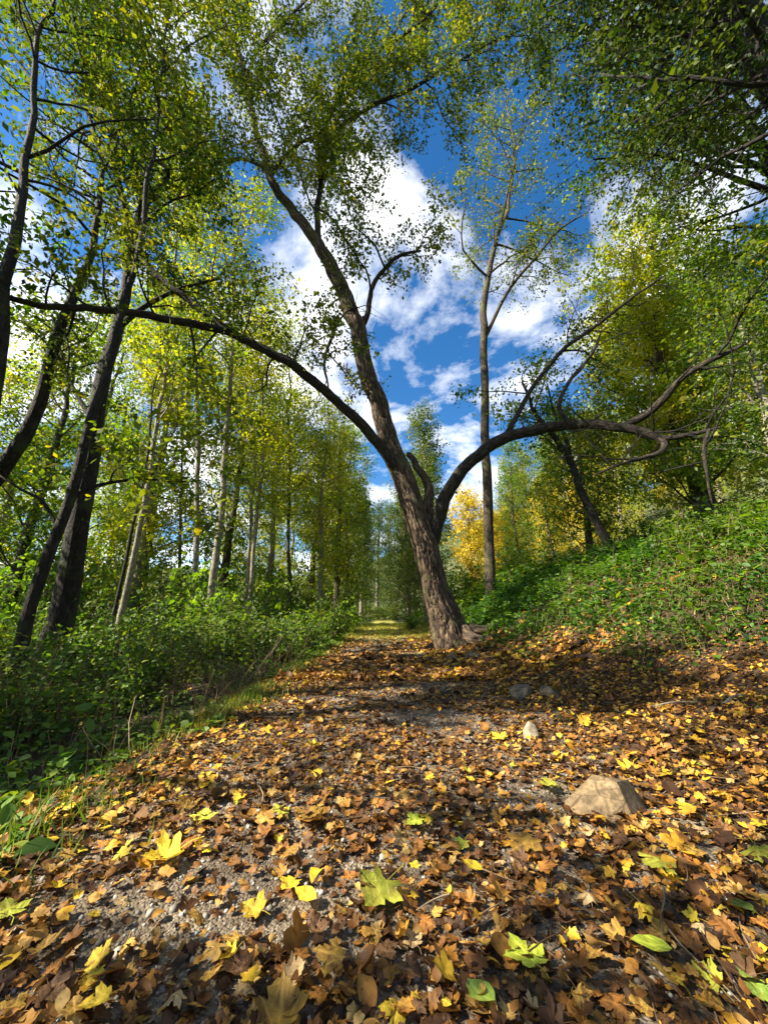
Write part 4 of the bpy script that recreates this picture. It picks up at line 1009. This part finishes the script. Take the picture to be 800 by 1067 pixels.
DESC = {'yellow': 'yellow fallen maple leaf on the leaf litter', 'ochre': 'ochre fallen maple leaf on the leaf litter', 'orange': 'orange brown fallen maple leaf on the leaf litter', 'brown': 'dull brown fallen maple leaf on the leaf litter', 'tan': 'pale tan fallen leaf on the leaf litter', 'yg': 'yellow green fallen maple leaf on the leaf litter'}
n_ = 0
while n_ < 266:
    px, py = rng.uniform(0, 800), 1067 - 300 * rng.random() ** 1.3
    p = GP(px, py)
    if rng.random() > litter_density(np.array([p[0]]), np.array([p[1]]))[0] or any((p[0] - a) ** 2 + (p[1] - b) ** 2 < (c + .02) ** 2 for a, b, c in taken): continue
    side = sstep(.25, .9, abs(p[0]))
    c = rng.choice(['yellow', 'ochre', 'orange', 'brown', 'tan', 'yg'], p=[.06 + .12 * side, .27 + .05 * side, .24, .32 - .17 * side, .08, .03])
    put_leaf(p[0], p[1], rng.uniform(.030, .058), int(rng.integers(0, 8)), c, rng.random() * 6.28, DESC[c], 'large %s leaves strewn over the path' % c, dz=rng.uniform(.012, .03), tilt=.25, flip=rng.random() < .3)
    taken.append((p[0], p[1], .02)); n_ += 1

# ------------------------------------------------------------------ rocks
def rock_mat(name, a, b, c):
    m, N, L = mat(name)
    tc = N.new('ShaderNodeTexCoord'); n1 = N.new('ShaderNodeTexNoise'); n1.inputs['Scale'].default_value = 9; n1.inputs['Detail'].default_value = 9; n1.inputs['Roughness'].default_value = .65
    L.new(tc.outputs['Object'], n1.inputs['Vector'])
    r = ramp(N, [(.34, a), (.5, b), (.66, c)]); L.new(n1.outputs[0], r.inputs[0])
    mp = N.new('ShaderNodeMapping'); mp.inputs['Rotation'].default_value = (.5, .35, .2); mp.inputs['Scale'].default_value = (5, 5, 22)
    L.new(tc.outputs['Object'], mp.inputs[0]); vo = N.new('ShaderNodeTexVoronoi'); vo.feature = 'DISTANCE_TO_EDGE'; vo.inputs['Scale'].default_value = 1.2
    L.new(mp.outputs[0], vo.inputs['Vector'])
    ck = N.new('ShaderNodeMapRange'); ck.inputs[1].default_value, ck.inputs[2].default_value, ck.inputs[3].default_value = 0, .035, .45; L.new(vo.outputs['Distance'], ck.inputs[0])
    n3 = N.new('ShaderNodeTexNoise'); n3.inputs['Scale'].default_value = 60; n3.inputs['Detail'].default_value = 4; L.new(tc.outputs['Object'], n3.inputs['Vector'])
    sp = N.new('ShaderNodeMapRange'); sp.inputs[1].default_value, sp.inputs[2].default_value, sp.inputs[3].default_value, sp.inputs[4].default_value = .35, .62, .6, 1.12; L.new(n3.outputs[0], sp.inputs[0])
    mm = N.new('ShaderNodeMath'); mm.operation = 'MULTIPLY'; L.new(ck.outputs[0], mm.inputs[0]); L.new(sp.outputs[0], mm.inputs[1])
    mu = N.new('ShaderNodeMix'); mu.data_type = 'RGBA'; mu.blend_type = 'MULTIPLY'; mu.inputs[0].default_value = 1; L.new(r.outputs[0], mu.inputs[6]); L.new(mm.outputs[0], mu.inputs[7])
    r = mu
    d = N.new('ShaderNodeBsdfPrincipled'); d.inputs['Roughness'].default_value = .85; L.new(r.outputs[2], d.inputs['Base Color'])
    bp = N.new('ShaderNodeBump'); bp.inputs['Strength'].default_value = .7; bp.inputs['Distance'].default_value = .03
    L.new(n1.outputs[0], bp.inputs['Height']); L.new(bp.outputs[0], d.inputs['Normal'])
    o = N.new('ShaderNodeOutputMaterial'); L.new(d.outputs[0], o.inputs[0])
    return m
RK_T = rock_mat('sandstone', (.07, .05, .028), (.25, .175, .09), (.38, .28, .16)); RK_G = rock_mat('grey_stone', (.05, .042, .028), (.13, .105, .07), (.22, .18, .12)); RK_W = rock_mat('white_stone', (.2, .16, .1), (.38, .32, .22), (.5, .44, .33))
import bmesh
def hull_rock(name, pts, loc, matl, label, rough=.012, cuts=4, bevel=.012, rz=0.0):
    bm = bmesh.new()
    for p in pts: bm.verts.new(p)
    bmesh.ops.convex_hull(bm, input=bm.verts[:])
    for v in [v for v in bm.verts if not v.link_faces]: bm.verts.remove(v)
    bmesh.ops.dissolve_limit(bm, angle_limit=.15, verts=bm.verts[:], edges=bm.edges[:])
    bmesh.ops.bevel(bm, geom=bm.edges[:] + bm.verts[:], offset=bevel, segments=2, profile=.6, affect='EDGES')
    bmesh.ops.triangulate(bm, faces=bm.faces[:])
    for _ in range(cuts):
        bmesh.ops.subdivide_edges(bm, edges=[e for e in bm.edges if e.calc_length() > .03], cuts=1)
        bmesh.ops.triangulate(bm, faces=bm.faces[:])
    bm.normal_update()
    for v in bm.verts:
        c = v.co
        k = fbm(np.array(c.x * 14 + c.z * 9 + 20), np.array(c.y * 14 - c.z * 7 + 20), 4) - .47
        v.co += v.normal * float(k) * rough * 2
    me = bpy.data.meshes.new(name); bm.to_mesh(me); bm.free()
    for p in me.polygons: p.use_smooth = True
    me.set_sharp_from_angle(angle=R(24))
    me.materials.append(matl)
    o = bpy.data.objects.new(name, me); COL.objects.link(o); o.location = tuple(float(v) for v in loc); o.rotation_euler = (0, 0, rz)
    return tag(o, label, 'rock')
p = GP(636, 856)
# wedge boulder: broad tilted top-left face, dark right flank
k = p[1] * .00255
bx = [(-42, 15, 10), (-40, 10, -6), (-14, 30, 26), (20, 30, 21), (10, 10, 27), (24, -8, -2), (37, 14, -2), (38, 18, -8), (-8, -2, -4), (-30, 30, 0), (34, 34, 0), (-20, 2, 3)]
bx = [(a + .58 * b, b, c * .95) for a, b, c in bx]
hull_rock('boulder', [(a * k, b * k, c * k * 1.1) for a, b, c in bx], (p[0], p[1], p[2] - .005), RK_T, 'big angular tan rock resting on the leaf litter right of the path', .0028, 4, .0015)
def small_rock(px, py, wpx, hpx, matl, label, seed):
    p = GP(px, py); d = p[1] * cP + (p[2] - EYE) * sP; w = wpx / F * d; h = hpx / F * d
    q = np.random.default_rng(seed); v = norm(q.normal(0, 1, (16, 3))) * np.array([w / 2, w / 2.2, h * .72]); v[:, 2] += h * .3
    hull_rock('stone', v, (p[0], p[1] + w * .2, p[2] - h * .12), matl, label, .006, 2, w * .05)
small_rock(555, 772, 18, 20, RK_W, 'small pale white stone on the sunlit litter', 3)
small_rock(580, 727, 32, 20, RK_G, 'squarish grey brown stone at the foot of the bank', 5)
small_rock(545, 728, 32, 16, RK_G, 'flat mossy stone left of the squarish one', 8)
small_rock(473, 689, 22, 9, RK_T, 'flat pale stone tucked under the foot of the leaning trunk', 9)
small_rock(492, 686, 20, 8, RK_G, 'low grey stone right of the leaning trunk', 12)

def stick(label, pts, r, matl):
    P_ = np.array([GP(a, b) + np.array([0, 0, c]) for a, b, c in pts]); P_, q = resample(P_, np.linspace(r, r * .5, len(P_)), .05)
    g = Geo(); tube(g, P_, q, 8, 0, .1); o = g.build('fallen_branch', matl, loc=P_[0]); o.location = tuple(P_[0]); tag(o, label, 'branch')
stick('pale fallen branch lying on the litter slope near the right edge', [(755, 738, .02), (765, 731, .03), (775, 728, .02)], .012, BK_PALE)
stick('thin dark fallen branch on the litter between the stones and the bank', [(560, 712, .03), (580, 700, .04), (595, 690, .05)], .012, BK_DARK)
stick('thin grey fallen branch on the litter right of the stones', [(680, 740, .02), (700, 737, .03), (728, 735, .02)], .007, BK_PALE)

# ------------------------------------------------------------------ sky, sun, camera
w = bpy.data.worlds.new('World'); scene.world = w; w.use_nodes = True
N, L = w.node_tree.nodes, w.node_tree.links; N.clear()
sky = N.new('ShaderNodeTexSky'); sky.sky_type = 'NISHITA'; sky.sun_disc = False
sky.sun_elevation = SUN_EL; sky.sun_rotation = SUN_AZ % (2 * math.pi); sky.altitude = 300; sky.air_density = 1.0; sky.dust_density = .3; sky.ozone_density = 2.5
hs = N.new('ShaderNodeHueSaturation'); hs.inputs['Saturation'].default_value = 1.32; hs.inputs['Value'].default_value = .86
L.new(sky.outputs[0], hs.inputs['Color'])
tc = N.new('ShaderNodeTexCoord'); sx = N.new('ShaderNodeSeparateXYZ'); L.new(tc.outputs['Generated'], sx.inputs[0])
ad = N.new('ShaderNodeMath'); ad.operation = 'ADD'; ad.inputs[1].default_value = .25; L.new(sx.outputs[2], ad.inputs[0])
mxz = N.new('ShaderNodeMath'); mxz.operation = 'MAXIMUM'; mxz.inputs[1].default_value = .08; L.new(ad.outputs[0], mxz.inputs[0])
dx = N.new('ShaderNodeMath'); dx.operation = 'DIVIDE'; L.new(sx.outputs[0], dx.inputs[0]); L.new(mxz.outputs[0], dx.inputs[1])
dy = N.new('ShaderNodeMath'); dy.operation = 'DIVIDE'; L.new(sx.outputs[1], dy.inputs[0]); L.new(mxz.outputs[0], dy.inputs[1])
cb = N.new('ShaderNodeCombineXYZ'); L.new(dx.outputs[0], cb.inputs[0]); L.new(dy.outputs[0], cb.inputs[1]); cb.inputs[2].default_value = 11.04
cn = N.new('ShaderNodeTexNoise'); cn.inputs['Scale'].default_value = 2.1; cn.inputs['Detail'].default_value = 9; cn.inputs['Roughness'].default_value = .62; cn.inputs['Distortion'].default_value = .25
L.new(cb.outputs[0], cn.inputs['Vector'])
cr = ramp(N, [(.46, (0, 0, 0)), (.57, (.55, .55, .55)), (.70, (1, 1, 1))]); L.new(cn.outputs[0], cr.inputs[0])
cm = N.new('ShaderNodeMix'); cm.data_type = 'RGBA'; L.new(cr.outputs[0], cm.inputs[0]); L.new(hs.outputs[0], cm.inputs[6]); cm.inputs[7].default_value = (9.0, 8.8, 8.4, 1)
bg = N.new('ShaderNodeBackground'); bg.inputs[1].default_value = .088; L.new(cm.outputs[2], bg.inputs[0])
ow = N.new('ShaderNodeOutputWorld'); L.new(bg.outputs[0], ow.inputs[0])

sl = bpy.data.lights.new('sun', 'SUN'); sl.energy = 5.0; sl.angle = R(.5); sl.color = (1, .90, .72)
so = bpy.data.objects.new('sun', sl); COL.objects.link(so)
so.rotation_euler = Vector(SUN).to_track_quat('Z', 'Y').to_euler()

cam = bpy.data.cameras.new('camera'); co = bpy.data.objects.new('camera', cam); COL.objects.link(co)
cam.sensor_fit = 'VERTICAL'; cam.sensor_height = 36; cam.sensor_width = 27; cam.lens = 36 * F / 1067
cam.clip_start = .02; cam.clip_end = 3000
co.location = (0, 0, EYE); co.rotation_euler = (math.pi / 2 + PITCH, 0, 0)
scene.camera = co
vs = scene.view_settings; vs.view_transform = 'Standard'; vs.look = 'None'; vs.exposure = 1.6; vs.gamma = 1
c = scene.cycles
c.max_bounces = 6; c.diffuse_bounces = 3; c.glossy_bounces = 2; c.transmission_bounces = 4; c.use_denoising = True
c.caustics_reflective = False; c.caustics_refractive = False
